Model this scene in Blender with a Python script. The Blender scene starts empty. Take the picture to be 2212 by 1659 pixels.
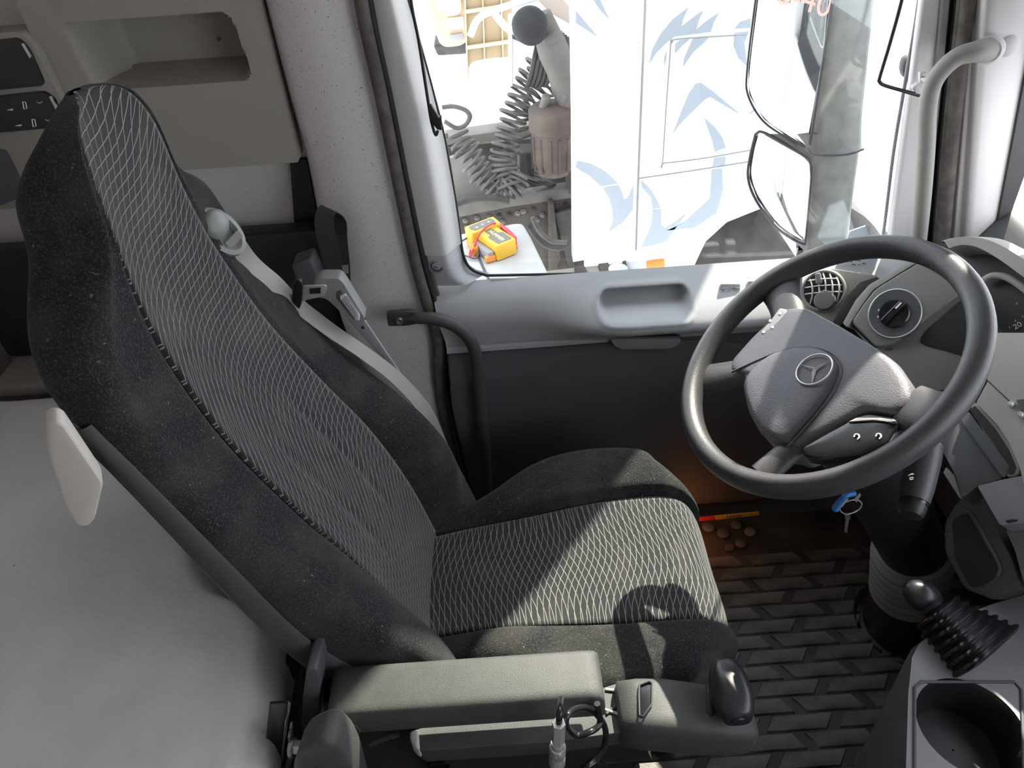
import bpy, bmesh, math, random
from mathutils import Vector as V, Matrix
random.seed(7)
# ------------------------------------------------------------------ camera
PITCH, ROLL, FPX = math.radians(40), math.radians(4), 1600.0
CAM = V((0.0, -0.81, 1.56))
scene = bpy.context.scene
COL = scene.collection
FW = V((0, math.cos(PITCH), -math.sin(PITCH))); UP0 = V((0, math.sin(PITCH), math.cos(PITCH))); RT0 = V((1, 0, 0))
cam_data = bpy.data.cameras.new('camera'); cam = bpy.data.objects.new('camera', cam_data); COL.objects.link(cam)
cam_data.sensor_fit = 'HORIZONTAL'; cam_data.sensor_width = 36.0; cam_data.lens = 36.0 * FPX / 2212.0
cam_data.clip_start = 0.02; cam_data.clip_end = 400
rt = RT0 * math.cos(ROLL) - UP0 * math.sin(ROLL); up = UP0 * math.cos(ROLL) + RT0 * math.sin(ROLL)
M = Matrix.Identity(4)
for i in range(3):
    M[i][0], M[i][1], M[i][2], M[i][3] = rt[i], up[i], -FW[i], CAM[i]
cam.matrix_world = M
scene.camera = cam
# ------------------------------------------------------------------ sky, sun, exposure
world = bpy.data.worlds.new('sky'); scene.world = world; world.use_nodes = True
wn = world.node_tree.nodes; wl = world.node_tree.links
bg = wn['Background']
sky = wn.new('ShaderNodeTexSky'); sky.sky_type = 'HOSEK_WILKIE'; sky.turbidity = 4.0; sky.ground_albedo = 0.8
SUN = V((0.60, 1.0, 1.25)).normalized()
sky.sun_direction = SUN
mixw = wn.new('ShaderNodeMixRGB'); mixw.inputs[0].default_value = 0.72; mixw.inputs[2].default_value = (0.90, 0.93, 1.0, 1)
wl.new(sky.outputs[0], mixw.inputs[1]); wl.new(mixw.outputs[0], bg.inputs[0]); bg.inputs[1].default_value = 1.0
sun_d = bpy.data.lights.new('sun', 'SUN'); sun_d.energy = 2.6; sun_d.angle = math.radians(0.6); sun_d.color = (1.0, 0.93, 0.80)
sun = bpy.data.objects.new('sun', sun_d); COL.objects.link(sun)
sun.rotation_euler = SUN.to_track_quat('Z', 'Y').to_euler(); sun.location = (3, 3, 4)
vs = scene.view_settings
vs.view_transform = 'Standard'; vs.look = 'None'; vs.gamma = 1.0; vs.use_curve_mapping = False; vs.exposure = 2.6
try:
    scene.cycles.max_bounces = 12; scene.cycles.diffuse_bounces = 8; scene.cycles.transparent_max_bounces = 16
    scene.cycles.sample_clamp_indirect = 6.0
    scene.cycles.use_denoising = True
except Exception:
    pass
# ------------------------------------------------------------------ helpers
def at(px, py, x=None, y=None, z=None, pl=None):
    """the point of the cab that lies on plane x= / y= / z= / (point, normal)"""
    dx, dy = px - 1106.0, 829.5 - py
    a = dx * math.cos(ROLL) + dy * math.sin(ROLL); b = -dx * math.sin(ROLL) + dy * math.cos(ROLL)
    d = FW + RT0 * (a / FPX) + UP0 * (b / FPX)
    if y is not None: t = (y - CAM.y) / d.y
    elif z is not None: t = (z - CAM.z) / d.z
    elif x is not None: t = (x - CAM.x) / d.x
    else: t = V(pl[1]).dot(V(pl[0]) - CAM) / V(pl[1]).dot(d)
    return CAM + d * t
def lerp(a, b, t): return a + (b - a) * t
def sstep(a, b, x):
    t = max(0.0, min(1.0, (x - a) / (b - a))); return t * t * (3 - 2 * t)
def interp(tab, x):
    if x <= tab[0][0]: return tab[0][1]
    for (x0, y0), (x1, y1) in zip(tab, tab[1:]):
        if x <= x1: return lerp(y0, y1, (x - x0) / (x1 - x0))
    return tab[-1][1]
def smooth_tab(tab, x):
    """Catmull-Rom through a table"""
    n = len(tab)
    if x <= tab[0][0]: return tab[0][1]
    if x >= tab[-1][0]: return tab[-1][1]
    for i in range(n - 1):
        x0, y0 = tab[i]; x1, y1 = tab[i + 1]
        if x <= x1:
            h = x1 - x0; t = (x - x0) / h
            m0 = (y1 - tab[i - 1][1]) / (x1 - tab[i - 1][0]) if i > 0 else (y1 - y0) / h
            m1 = (tab[i + 2][1] - y0) / (tab[i + 2][0] - x0) if i < n - 2 else (y1 - y0) / h
            t2, t3 = t * t, t * t * t
            return (2*t3 - 3*t2 + 1) * y0 + (t3 - 2*t2 + t) * h * m0 + (-2*t3 + 3*t2) * y1 + (t3 - t2) * h * m1
def spline(pts, n=8, closed=False):
    P = [V(p) for p in pts]; out = []; m = len(P)
    rng = m if closed else m - 1
    for i in range(rng):
        p1, p2 = P[i], P[(i + 1) % m]
        p0 = P[i - 1] if (i > 0 or closed) else p1 + (p1 - p2)
        p3 = P[(i + 2) % m] if (i + 2 < m or closed) else p2 + (p2 - p1)
        for k in range(n):
            t = k / n; t2, t3 = t * t, t ** 3
            out.append(0.5 * ((2 * p1) + (p2 - p0) * t + (2*p0 - 5*p1 + 4*p2 - p3) * t2 + (3*p1 - p0 - 3*p2 + p3) * t3))
    if not closed: out.append(P[-1].copy())
    return out
def place(o, parent):
    COL.objects.link(o)
    if parent is not None:
        o.parent = parent
        if parent.type == 'EMPTY': o.matrix_parent_inverse = Matrix.Translation(-parent.location)
    return o
def obj(name, verts, faces, mat, parent=None, smooth=True, uv=None, bevel=0, seg=3, sharp=38, subsurf=0):
    me = bpy.data.meshes.new(name); me.from_pydata([tuple(v) for v in verts], [], faces); me.update()
    bm = bmesh.new(); bm.from_mesh(me)
    bmesh.ops.recalc_face_normals(bm, faces=bm.faces)
    if bevel:
        es = [e for e in bm.edges if len(e.link_faces) == 2 and e.calc_face_angle(0) > math.radians(25)]
        try: bmesh.ops.bevel(bm, geom=es, offset=bevel, segments=seg, affect='EDGES', profile=0.5, clamp_overlap=True)
        except Exception: pass
    bm.to_mesh(me); bm.free()
    if uv is not None:
        l = me.uv_layers.new(name='UVMap')
        for lp in me.loops: l.data[lp.index].uv = uv[lp.vertex_index]
    if smooth:
        me.polygons.foreach_set('use_smooth', [True] * len(me.polygons))
        if sharp < 180: me.set_sharp_from_angle(angle=math.radians(sharp))
    me.materials.append(mat)
    o = bpy.data.objects.new(name, me); place(o, parent)
    if subsurf:
        m = o.modifiers.new('sub', 'SUBSURF'); m.levels = subsurf; m.render_levels = subsurf
    return o
def tag(o, label=None, cat=None, group=None, kind=None):
    if label: o['label'] = label
    if cat: o['category'] = cat
    if group: o['group'] = group
    if kind: o['kind'] = kind
    return o
def thing(name, label, cat, loc=(0, 0, 0), group=None):
    o = bpy.data.objects.new(name, None); o.empty_display_size = 0.05; o.location = loc; COL.objects.link(o)
    return tag(o, label, cat, group)
def struct(name, loc=(0, 0, 0)):
    o = bpy.data.objects.new(name, None); o.empty_display_size = 0.05; o.location = loc; COL.objects.link(o); o['kind'] = 'structure'; return o
def grid(name, P, mat, parent=None, closed_u=False, closed_v=False, uv=None, sharp=180, **k):
    """P[i][j] -> surface"""
    n, m = len(P), len(P[0]); vs_ = [p for row in P for p in row]; fs = []
    for i in range(n if closed_u else n - 1):
        for j in range(m if closed_v else m - 1):
            a, b = i, (i + 1) % n; c, d = j, (j + 1) % m
            fs.append((a*m + c, b*m + c, b*m + d, a*m + d))
    u = [q for row in uv for q in row] if uv else None
    return obj(name, vs_, fs, mat, parent, uv=u, sharp=sharp, **k)
def loft(name, rings, mat, parent=None, caps=True, sharp=50, **k):
    n, m = len(rings), len(rings[0]); vs_ = [p for r_ in rings for p in r_]; fs = []
    for i in range(n - 1):
        for j in range(m):
            fs.append((i*m + j, i*m + (j + 1) % m, (i + 1)*m + (j + 1) % m, (i + 1)*m + j))
    if caps:
        fs.append(tuple(range(m - 1, -1, -1))); fs.append(tuple((n - 1)*m + j for j in range(m)))
    return obj(name, vs_, fs, mat, parent, sharp=sharp, **k)
def frames(pts):
    T = []
    for i in range(len(pts)):
        a = pts[max(i - 1, 0)]; b = pts[min(i + 1, len(pts) - 1)]
        d = (b - a); T.append(d.normalized() if d.length > 1e-9 else V((0, 0, 1)))
    n = T[0].orthogonal().normalized(); out = []
    for t in T:
        n = (n - t * n.dot(t))
        n = n.normalized() if n.length > 1e-6 else t.orthogonal().normalized()
        out.append((t, n, t.cross(n)))
    return out
def tube_vf(pts, r, sides=12):
    fr = frames(pts); rings = []
    for i, (p, (t, n, b)) in enumerate(zip(pts, fr)):
        rr = r[i] if isinstance(r, (list, tuple)) else r
        rings.append([p + (n * math.cos(2*math.pi*k/sides) + b * math.sin(2*math.pi*k/sides)) * rr for k in range(sides)])
    return rings
def tube(name, pts, r, mat, parent=None, n=8, sides=12, sm=True, **k):
    P = spline(pts, n) if sm else [V(p) for p in pts]
    if isinstance(r, (list, tuple)):
        m = len(pts); r = [interp([(i, q) for i, q in enumerate(r)], j * (m - 1) / (len(P) - 1)) for j in range(len(P))]
    return loft(name, tube_vf(P, r, sides), mat, parent, **k)
def lathe(name, prof, origin, axis, mat, parent=None, sides=32, sharp=40, cap=True, **k):
    axis = V(axis).normalized(); n = axis.orthogonal().normalized(); b = axis.cross(n); o = V(origin)
    rings = [[o + axis * h + (n * math.cos(2*math.pi*j/sides) + b * math.sin(2*math.pi*j/sides)) * r for j in range(sides)] for r, h in prof]
    return loft(name, rings, mat, parent, caps=cap, sharp=sharp, **k)
def box(name, c, s, mat, parent=None, bevel=0.004, rot=None, seg=3, **k):
    c = V(c); h = [q / 2 for q in s]; vs_ = []
    for sx in (-1, 1):
        for sy in (-1, 1):
            for sz in (-1, 1):
                p = V((sx*h[0], sy*h[1], sz*h[2])); vs_.append(c + (rot @ p if rot else p))
    fs = [(0, 1, 3, 2), (4, 6, 7, 5), (0, 4, 5, 1), (2, 3, 7, 6), (0, 2, 6, 4), (1, 5, 7, 3)]
    return obj(name, vs_, fs, mat, parent, bevel=bevel, seg=seg, **k)
def prism(name, poly, depth, mat, parent=None, bevel=0.003, **k):
    """planar outline pushed along the vector depth"""
    d = V(depth); n = len(poly); P = [V(p) for p in poly]
    vs_ = P + [p + d for p in P]
    fs = [tuple(range(n)), tuple(range(2*n - 1, n - 1, -1))] + [(i, i + n, (i + 1) % n + n, (i + 1) % n) for i in range(n)]
    return obj(name, vs_, fs, mat, parent, bevel=bevel, **k)
def rpoly(poly, r, n=5):
    """round the corners of an outline"""
    P = [V(p) for p in poly]; m = len(P); out = []
    for i in range(m):
        a, b, c = P[i - 1], P[i], P[(i + 1) % m]
        ra = min(r, (a - b).length * .45, (c - b).length * .45)
        p, q = b + (a - b).normalized() * ra, b + (c - b).normalized() * ra
        for k in range(n + 1):
            t = k / n; out.append(p * (1-t)**2 + b * 2*t*(1-t) + q * t*t)
    return out
def slab(name, pxs, mat, parent=None, th=0.01, bevel=0.003, rnd=0, y=None, x=None, z=None, pl=None, **k):
    P = [at(a, b, x=x, y=y, z=z, pl=pl) for a, b in pxs]
    if rnd: P = rpoly(P, rnd)
    n = V((0, 1, 0)) if y is not None else V((1, 0, 0)) if x is not None else V((0, 0, -1)) if z is not None else -V(pl[1]).normalized()
    return prism(name, P, n * th, mat, parent, bevel=bevel, **k)
def ribbon(name, pts, widths, th, mat, parent=None, n=8):
    """strap: pts centre line, widths = width vectors"""
    P = spline(pts, n); W = spline(widths, n); rings = []
    for i in range(len(P)):
        t = (P[min(i+1, len(P)-1)] - P[max(i-1, 0)]).normalized(); w = W[i] * 0.5; nn = t.cross(w).normalized() * th * 0.5
        rings.append([P[i] - w - nn, P[i] + w - nn, P[i] + w + nn, P[i] - w + nn])
    return loft(name, rings, mat, parent, sharp=60)
# ------------------------------------------------------------------ materials
def N(nt, t, **k):
    n = nt.nodes.new(t)
    for a, b in k.items(): setattr(n, a, b)
    return n
def mat(name, col, rough=0.5, metal=0.0, bump=0.0, bscale=300.0, spec=0.5, speck=None, var=0.0, vscale=6.0, sheen=0.0, coat=0.0, var2=None):
    m = bpy.data.materials.new(name); m.use_nodes = True; nt = m.node_tree; b = nt.nodes['Principled BSDF']
    b.inputs['Base Color'].default_value = (*col, 1); b.inputs['Roughness'].default_value = rough; b.inputs['Metallic'].default_value = metal
    b.inputs['Specular IOR Level'].default_value = spec
    if sheen: b.inputs['Sheen Weight'].default_value = sheen; b.inputs['Sheen Roughness'].default_value = 0.4
    if coat: b.inputs['Coat Weight'].default_value = coat
    tc = N(nt, 'ShaderNodeTexCoord'); out = None
    if var:
        nz = N(nt, 'ShaderNodeTexNoise'); nz.inputs['Scale'].default_value = vscale; nz.inputs['Detail'].default_value = 6
        nt.links.new(tc.outputs['Object'], nz.inputs['Vector'])
        mr = N(nt, 'ShaderNodeMapRange'); mr.inputs[1].default_value = .35; mr.inputs[2].default_value = .65
        nt.links.new(nz.outputs[0], mr.inputs[0])
        mx = N(nt, 'ShaderNodeMixRGB'); mx.inputs[1].default_value = (*col, 1)
        mx.inputs[2].default_value = (*(var2 if var2 else tuple(c * (1 - var) for c in col)), 1)
        nt.links.new(mr.outputs[0], mx.inputs[0]); out = mx.outputs[0]
    if speck:
        vz = N(nt, 'ShaderNodeTexNoise'); vz.inputs['Scale'].default_value = speck[1]; vz.inputs['Detail'].default_value = 2
        nt.links.new(tc.outputs['Object'], vz.inputs['Vector'])
        mr = N(nt, 'ShaderNodeMapRange'); mr.inputs[1].default_value = speck[2]; mr.inputs[2].default_value = speck[2] + .04
        nt.links.new(vz.outputs[0], mr.inputs[0])
        mx = N(nt, 'ShaderNodeMixRGB'); mx.inputs[1].default_value = (*col, 1); mx.inputs[2].default_value = (*speck[0], 1)
        if out: nt.links.new(out, mx.inputs[1])
        nt.links.new(mr.outputs[0], mx.inputs[0]); out = mx.outputs[0]
    if out: nt.links.new(out, b.inputs['Base Color'])
    if bump:
        nz = N(nt, 'ShaderNodeTexNoise'); nz.inputs['Scale'].default_value = bscale; nz.inputs['Detail'].default_value = 3
        nt.links.new(tc.outputs['Object'], nz.inputs['Vector'])
        bp = N(nt, 'ShaderNodeBump'); bp.inputs['Strength'].default_value = bump; bp.inputs['Distance'].default_value = 0.002
        nt.links.new(nz.outputs[0], bp.inputs['Height']); nt.links.new(bp.outputs[0], b.inputs['Normal'])
    return m
def emit(name, col, s):
    m = bpy.data.materials.new(name); m.use_nodes = True; b = m.node_tree.nodes['Principled BSDF']
    b.inputs['Base Color'].default_value = (*col, 1); b.inputs['Emission Color'].default_value = (*col, 1); b.inputs['Emission Strength'].default_value = s
    return m
def glass_mat(name, tint=(1, 1, 1), refl=0.06):
    m = bpy.data.materials.new(name); m.use_nodes = True; nt = m.node_tree
    nt.nodes.remove(nt.nodes['Principled BSDF']); o = nt.nodes['Material Output']
    t = N(nt, 'ShaderNodeBsdfTransparent'); t.inputs[0].default_value = (*tint, 1)
    g = N(nt, 'ShaderNodeBsdfGlossy'); g.inputs['Roughness'].default_value = 0.02
    mx = N(nt, 'ShaderNodeMixShader'); mx.inputs[0].default_value = refl
    nt.links.new(t.outputs[0], mx.inputs[1]); nt.links.new(g.outputs[0], mx.inputs[2]); nt.links.new(mx.outputs[0], o.inputs[0])
    return m
def fabric_mat(name, base, line, fams, dust=(.16, .15, .13)):
    """dark plush woven with a wavy net of pale threads; UV in metres (u across, v along)"""
    m = bpy.data.materials.new(name); m.use_nodes = True; nt = m.node_tree; b = nt.nodes['Principled BSDF']; L = nt.links.new
    b.inputs['Roughness'].default_value = 0.92; b.inputs['Specular IOR Level'].default_value = 0.15
    b.inputs['Sheen Weight'].default_value = 0.25; b.inputs['Sheen Roughness'].default_value = 0.5
    uv = N(nt, 'ShaderNodeUVMap'); uv.uv_map = 'UVMap'
    nzw = N(nt, 'ShaderNodeTexNoise'); nzw.inputs['Scale'].default_value = 70; nzw.inputs['Detail'].default_value = 2; L(uv.outputs[0], nzw.inputs['Vector'])
    sp = N(nt, 'ShaderNodeSeparateXYZ'); L(uv.outputs[0], sp.inputs[0])
    def mth(op, a, bb=None, c=None):
        n = N(nt, 'ShaderNodeMath'); n.operation = op
        for i, q in enumerate((a, bb, c)):
            if q is None: continue
            if isinstance(q, (int, float)): n.inputs[i].default_value = q
            else: L(q, n.inputs[i])
        return n.outputs[0]
    u, v = sp.outputs[0], sp.outputs[1]
    wob = mth('MULTIPLY', mth('SUBTRACT', nzw.outputs[0], 0.5), 0.0032)
    ln = None
    for slope, amp, ku, kv, ph, per, wd in fams:
        s1 = mth('MULTIPLY', mth('SINE', mth('ADD', mth('ADD', mth('MULTIPLY', u, ku), mth('MULTIPLY', v, kv)), ph)), amp)
        q = mth('ADD', mth('ADD', mth('ADD', v, mth('MULTIPLY', u, -slope)), s1), wob)
        f = mth('FRACT', mth('ADD', mth('DIVIDE', q, per), 100.0))
        d = mth('ABSOLUTE', mth('SUBTRACT', f, 0.5))
        mr = N(nt, 'ShaderNodeMapRange'); mr.inputs[1].default_value = wd; mr.inputs[2].default_value = wd * 0.45
        L(d, mr.inputs[0]); ln = mr.outputs[0] if ln is None else mth('MAXIMUM', ln, mr.outputs[0])
    nz = N(nt, 'ShaderNodeTexNoise'); nz.inputs['Scale'].default_value = 9; nz.inputs['Detail'].default_value = 5; L(uv.outputs[0], nz.inputs['Vector'])
    mr = N(nt, 'ShaderNodeMapRange'); mr.inputs[1].default_value = .5; mr.inputs[2].default_value = .75; L(nz.outputs[0], mr.inputs[0])
    c0 = N(nt, 'ShaderNodeMixRGB'); c0.inputs[1].default_value = (*base, 1); c0.inputs[2].default_value = (*dust, 1)
    L(mth('MULTIPLY', mr.outputs[0], 0.3), c0.inputs[0])
    fz = N(nt, 'ShaderNodeTexNoise'); fz.inputs['Scale'].default_value = 900; L(uv.outputs[0], fz.inputs['Vector'])
    c1 = N(nt, 'ShaderNodeMixRGB'); c1.blend_type = 'MULTIPLY'; c1.inputs[0].default_value = 0.6; L(c0.outputs[0], c1.inputs[1]); L(fz.outputs[0], c1.inputs[2])
    c2 = N(nt, 'ShaderNodeMixRGB'); c2.inputs[2].default_value = (*line, 1); L(c1.outputs[0], c2.inputs[1]); L(mth('MULTIPLY', ln, 0.8), c2.inputs[0])
    L(c2.outputs[0], b.inputs['Base Color'])
    bp = N(nt, 'ShaderNodeBump'); bp.inputs['Strength'].default_value = 0.35; bp.inputs['Distance'].default_value = 0.001
    L(mth('ADD', ln, mth('MULTIPLY', fz.outputs[0], 0.4)), bp.inputs['Height']); L(bp.outputs[0], b.inputs['Normal'])
    return m
M_ = {}
M_['net'] = fabric_mat('net_fabric', (.030, .031, .032), (.27, .27, .265), ((.42, .024, 19, 7, .6, .0135, .058), (1.25, .024, 12, -9, 2.0, .0185, .052)))
M_['net2'] = fabric_mat('net_fabric_cushion', (.030, .031, .032), (.27, .27, .265), ((.16, .010, 24, 9, .6, .0110, .065), (-.20, .010, 19, -7, 2.0, .0125, .06)))
def plush_mat(name):
    m = mat(name, (.017, .019, .020), .95, spec=.1, sheen=.12); nt = m.node_tree; b = nt.nodes['Principled BSDF']; L = nt.links.new
    tc = N(nt, 'ShaderNodeTexCoord'); out = None; col = None
    for sc, lo, hi, c, det in ((13, .45, .80, (.062, .058, .050), 8), (420, .50, .72, (.075, .074, .070), 2), (150, .70, .76, (.24, .22, .19), 3)):
        nz = N(nt, 'ShaderNodeTexNoise'); nz.inputs['Scale'].default_value = sc; nz.inputs['Detail'].default_value = det; L(tc.outputs['Object'], nz.inputs['Vector'])
        mr = N(nt, 'ShaderNodeMapRange'); mr.inputs[1].default_value = lo; mr.inputs[2].default_value = hi; mr.inputs[4].default_value = .75; L(nz.outputs[0], mr.inputs[0])
        mx = N(nt, 'ShaderNodeMixRGB'); mx.inputs[1].default_value = (.017, .019, .020, 1); mx.inputs[2].default_value = (*c, 1)
        if col: L(col, mx.inputs[1])
        L(mr.outputs[0], mx.inputs[0]); col = mx.outputs[0]
    L(col, b.inputs['Base Color'])
    nz = N(nt, 'ShaderNodeTexNoise'); nz.inputs['Scale'].default_value = 500; nz.inputs['Detail'].default_value = 3; L(tc.outputs['Object'], nz.inputs['Vector'])
    bp = N(nt, 'ShaderNodeBump'); bp.inputs['Strength'].default_value = .7; bp.inputs['Distance'].default_value = .002; L(nz.outputs[0], bp.inputs['Height']); L(bp.outputs[0], b.inputs['Normal'])
    return m
M_['plush'] = plush_mat('plush_fabric')
M_['shell'] = mat('seat_shell_plastic', (.055, .055, .057), .55, bump=.15, bscale=900)
M_['trim_grey'] = mat('grey_trim', (.27, .27, .29), .6, bump=.12, bscale=900)
M_['trim_light'] = mat('light_trim', (.58, .565, .56), .6, bump=.1, bscale=900)
M_['door_grey'] = mat('door_grey', (.42, .43, .45), .62, bump=.18, bscale=900)
M_['door_dark'] = mat('door_dark', (.085, .085, .095), .65, bump=.2, bscale=900)
M_['speck'] = mat('speckled_lining', (.64, .60, .585), .9, bump=.3, bscale=500, speck=((.20, .18, .18), 330, .66))
M_['panel'] = mat('sleeper_panel', (.30, .275, .245), .65, bump=.15, bscale=800)
M_['rubber'] = mat('black_rubber', (.018, .018, .019), .7, bump=.15, bscale=500)
M_['seal'] = mat('fuzzy_seal', (.15, .132, .12), .95, bump=.8, bscale=350, var=.4, vscale=40)
M_['black'] = mat('black_plastic', (.014, .014, .016), .45, bump=.08, bscale=900)
M_['gloss'] = mat('gloss_black', (.012, .012, .014), .22)
M_['wheel'] = mat('wheel_leather', (.052, .050, .054), .40, bump=.25, bscale=700)
M_['hub'] = mat('hub_vinyl', (.10, .10, .115), .48, bump=.35, bscale=480)
M_['silver'] = mat('silver_line', (.62, .62, .64), .3, metal=.6)
M_['chrome'] = mat('chrome', (.80, .79, .79), .28, metal=.75)
M_['steel'] = mat('worn_steel', (.5, .48, .46), .4, metal=.9, var=.4, vscale=60)
M_['mattress'] = mat('mattress_cover', (.76, .75, .75), .9, bump=.7, bscale=60, var=.1, vscale=5, speck=((.10, .09, .09), 45, .80))
M_['arm'] = mat('armrest_vinyl', (.066, .067, .066), .6, bump=.3, bscale=600, var=.15, vscale=30)
M_['dash'] = mat('dash_grey', (.185, .185, .175), .5, bump=.15, bscale=900, speck=((.42, .40, .36), 160, .79))
M_['dash_dark'] = mat('dash_charcoal', (.075, .08, .085), .55, bump=.15, bscale=900)
M_['dash_light'] = mat('dash_stone', (.36, .35, .32), .6, bump=.15, bscale=900)
M_['console'] = mat('console_grey', (.20, .20, .215), .55, bump=.2, bscale=900)
M_['belt'] = mat('belt_web', (.30, .285, .27), .6, bump=.3, bscale=900)
M_['beltd'] = mat('belt_black', (.03, .028, .028), .6, bump=.3, bscale=900)
M_['buckle'] = mat('buckle_grey', (.22, .225, .22), .45)
M_['lever'] = mat('ivory_plastic', (.60, .55, .50), .45)
M_['mat_rub'] = mat('floor_rubber', (.04, .038, .035), .5, bump=.4, bscale=90, var=.5, vscale=7, var2=(.085, .072, .055))
M_['mat_blk'] = mat('mat_block_rubber', (.20, .185, .16), .42, bump=.35, bscale=120, var=.6, vscale=9, var2=(.018, .018, .018))
M_['white'] = mat('white_print', (.85, .85, .85), .5)
M_['blue'] = mat('blue_plastic', (.03, .15, .45), .4)
M_['red'] = mat('red_plastic', (.55, .03, .05), .45)
M_['yellow'] = mat('yellow_plastic', (.70, .40, .03), .45)
M_['orange'] = mat('orange_lens', (.70, .26, .04), .3)
M_['grille'] = mat('vent_white', (.62, .62, .60), .4)
M_['glass'] = glass_mat('window_glass', (.96, .98, .97), .05)
M_['mirror'] = mat('mirror_glass', (.88, .90, .92), .03, metal=1)
M_['mirror_body'] = mat('mirror_housing', (.12, .12, .115), .5, bump=.1, bscale=600, var=.3, vscale=25)
M_['pillar'] = mat('pillar_white', (.74, .72, .73), .6, bump=.1, bscale=900)
M_['knob'] = mat('knob_black', (.022, .023, .027), .32)
M_['roof'] = mat('headliner', (.48, .46, .43), .9)
# ================================================================== the cab shell
fl = box('floor', (0.05, -0.6, -0.03), (2.5, 2.5, 0.06), M_['mat_rub'], None, bevel=0); tag(fl, kind='structure')
ce = box('ceiling', (0.0, -0.6, 2.03), (2.5, 2.6, 0.06), M_['roof'], None, bevel=0); tag(ce, kind='structure')
wr = box('wall_rear', (-1.2, -0.6, 1.0), (0.06, 2.6, 2.04), M_['speck'], None, bevel=0); tag(wr, kind='structure')
wp = struct('wall_right', (0, -1.85, 0))
box('lower_panel', (0.05, -1.88, 0.36), (2.5, 0.06, 0.72), M_['door_grey'], wp, bevel=0)
box('rear_panel', (-0.45, -1.88, 1.30), (1.5, 0.06, 1.16), M_['panel'], wp, bevel=0)
box('roof_rail', (0.05, -1.88, 1.85), (2.5, 0.06, 0.34), M_['panel'], wp, bevel=0)
box('front_post', (1.05, -1.88, 1.2), (0.16, 0.06, 0.98), M_['panel'], wp, bevel=0)
cur = thing('light_block_curtain', 'dark unseen curtain added to keep light out of the passenger side window', 'curtain', (.64, -1.84, .7))  # out-of-view curtain added to shut out light from the passenger side
grid('light_block_cloth', [[V((.28 + .70 * k / 60, -1.835 + .012 * math.sin(k * 1.3), z)) for k in range(61)] for z in (.70, 1.2, 1.70)], mat('light_block_cloth_grey', (.16, .15, .15), .95), cur)
wf = struct('wall_front', (1.28, 0, 0))
box('firewall', (1.27, -0.62, 0.40), (0.06, 2.46, 0.80), M_['dash_dark'], wf, bevel=0)
box('header_rail', (1.10, -0.6, 1.87), (0.22, 2.5, 0.28), M_['roof'], wf, bevel=0)
vz = thing('light_block_visor', 'dark unseen visor added to block windscreen light in front of the driver', 'visor', (.95, -.03, 1.5))  # out-of-view board added to cut windscreen light and sun on the console
box('light_block_board', (.95, -.03, 1.43), (.03, .84, .62), mat('light_block_board_dark', (.05, .05, .05), .8), vz, bevel=.01)
wl_ = struct('wall_left', (0, 0.62, 0))
box('sleeper_side', (-0.70, 0.64, 1.0), (1.0, 0.05, 2.0), M_['speck'], wl_, bevel=0)
box('roof_rail', (0.4, 0.63, 1.97), (1.5, 0.07, 0.08), M_['trim_light'], wl_, bevel=0)
box('pillar_outer', (-.185, .60, 1.0), (.10, .08, 2.0), M_['trim_light'], wl_, bevel=0)
box('cowl_side', (1.06, .60, .36), (.44, .05, .74), M_['dash_dark'], wl_, bevel=0)
box('sill_beam', (.35, .56, .02), (1.2, .14, .05), M_['black'], wl_, bevel=0)
# B-pillar lining, bulging towards the seat
PL = [(548, 0), (600, 200), (645, 352), (672, 480), (690, 600), (735, 740), (830, 880), (905, 1000), (945, 1100)]
PR = [(762, 0), (808, 200), (848, 402), (880, 556), (905, 650), (932, 740), (950, 870), (975, 1000), (1000, 1100)]
rows = []
L_ = spline([at(a, b, y=.545) for a, b in PL], 6); R_ = spline([at(a, b, y=.505) for a, b in PR], 6)
L_.insert(0, L_[0] + V((0.0, .01, .55))); R_.insert(0, R_[0] + V((-.03, .02, .55)))
for a, b in zip(L_, R_):
    row = []
    for k in range(13):
        t = k / 12; p = a.lerp(b, t); p = p + V((0, -0.035 * math.sin(math.pi * t) ** .8 + (.07 * (1 - t / .15) if t < .15 else 0), 0)); row.append(p)
    rows.append(row)
bp_ = grid('pillar_lining', rows, M_['speck'], wl_)
slab('pillar_gap_shade', [(626, 345), (662, 345), (700, 545), (640, 545)], M_['black'], wl_, y=.600, th=.01, bevel=0)  # black strip painting the shadow between sleeper panel and pillar lining
# sleeper side panel with the cubby
SP = 0.5
def panel_y(x, z):
    # rounded box recess
    xc, zc, hx, hz = -.541, 1.225, .135, .052
    sx = x + (z - zc) * 0.10
    dx, dz = abs(sx - xc) - (hx - .02), abs(z - zc) - (hz - .02)
    d = math.hypot(max(dx, 0), max(dz, 0)) + min(max(dx, dz), 0) - .02
    return SP + .10 * min(sstep(0.001, -.009, d), sstep(0.0, .048, sx - (xc - hx)))
zs = [1.022 + i * .0045 for i in range(66)] + [1.34, 1.4, 1.5, 1.6, 1.75]
rows = []
for z in zs:
    row = []; x1 = -.362; x0 = -.735 if z < 1.40 else -.735
    for k in range(96): 
        x = lerp(x0, x1, k / 95); row.append(V((x, panel_y(x, z), z)))
    row = [V((x0, SP + .06, z))] + row + [V((x1 + .001, SP + .004, z)), V((x1 + .001, SP + .06, z))]
    rows.append(row)
rows = [[V((p.x, p.y + .05, p.z)) for p in rows[0]]] + rows
sp_ = struct('trim_1', (-.55, .55, 1.0))
grid('cubby_panel', rows, M_['panel'], sp_, sharp=35)
lathe('cubby_screw', [(.004, 0), (.004, .003), (.0001, .003)], at(473, 83, y=SP + .083), (0, -1, 0), M_['door_dark'], sp_, sides=16)
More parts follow.
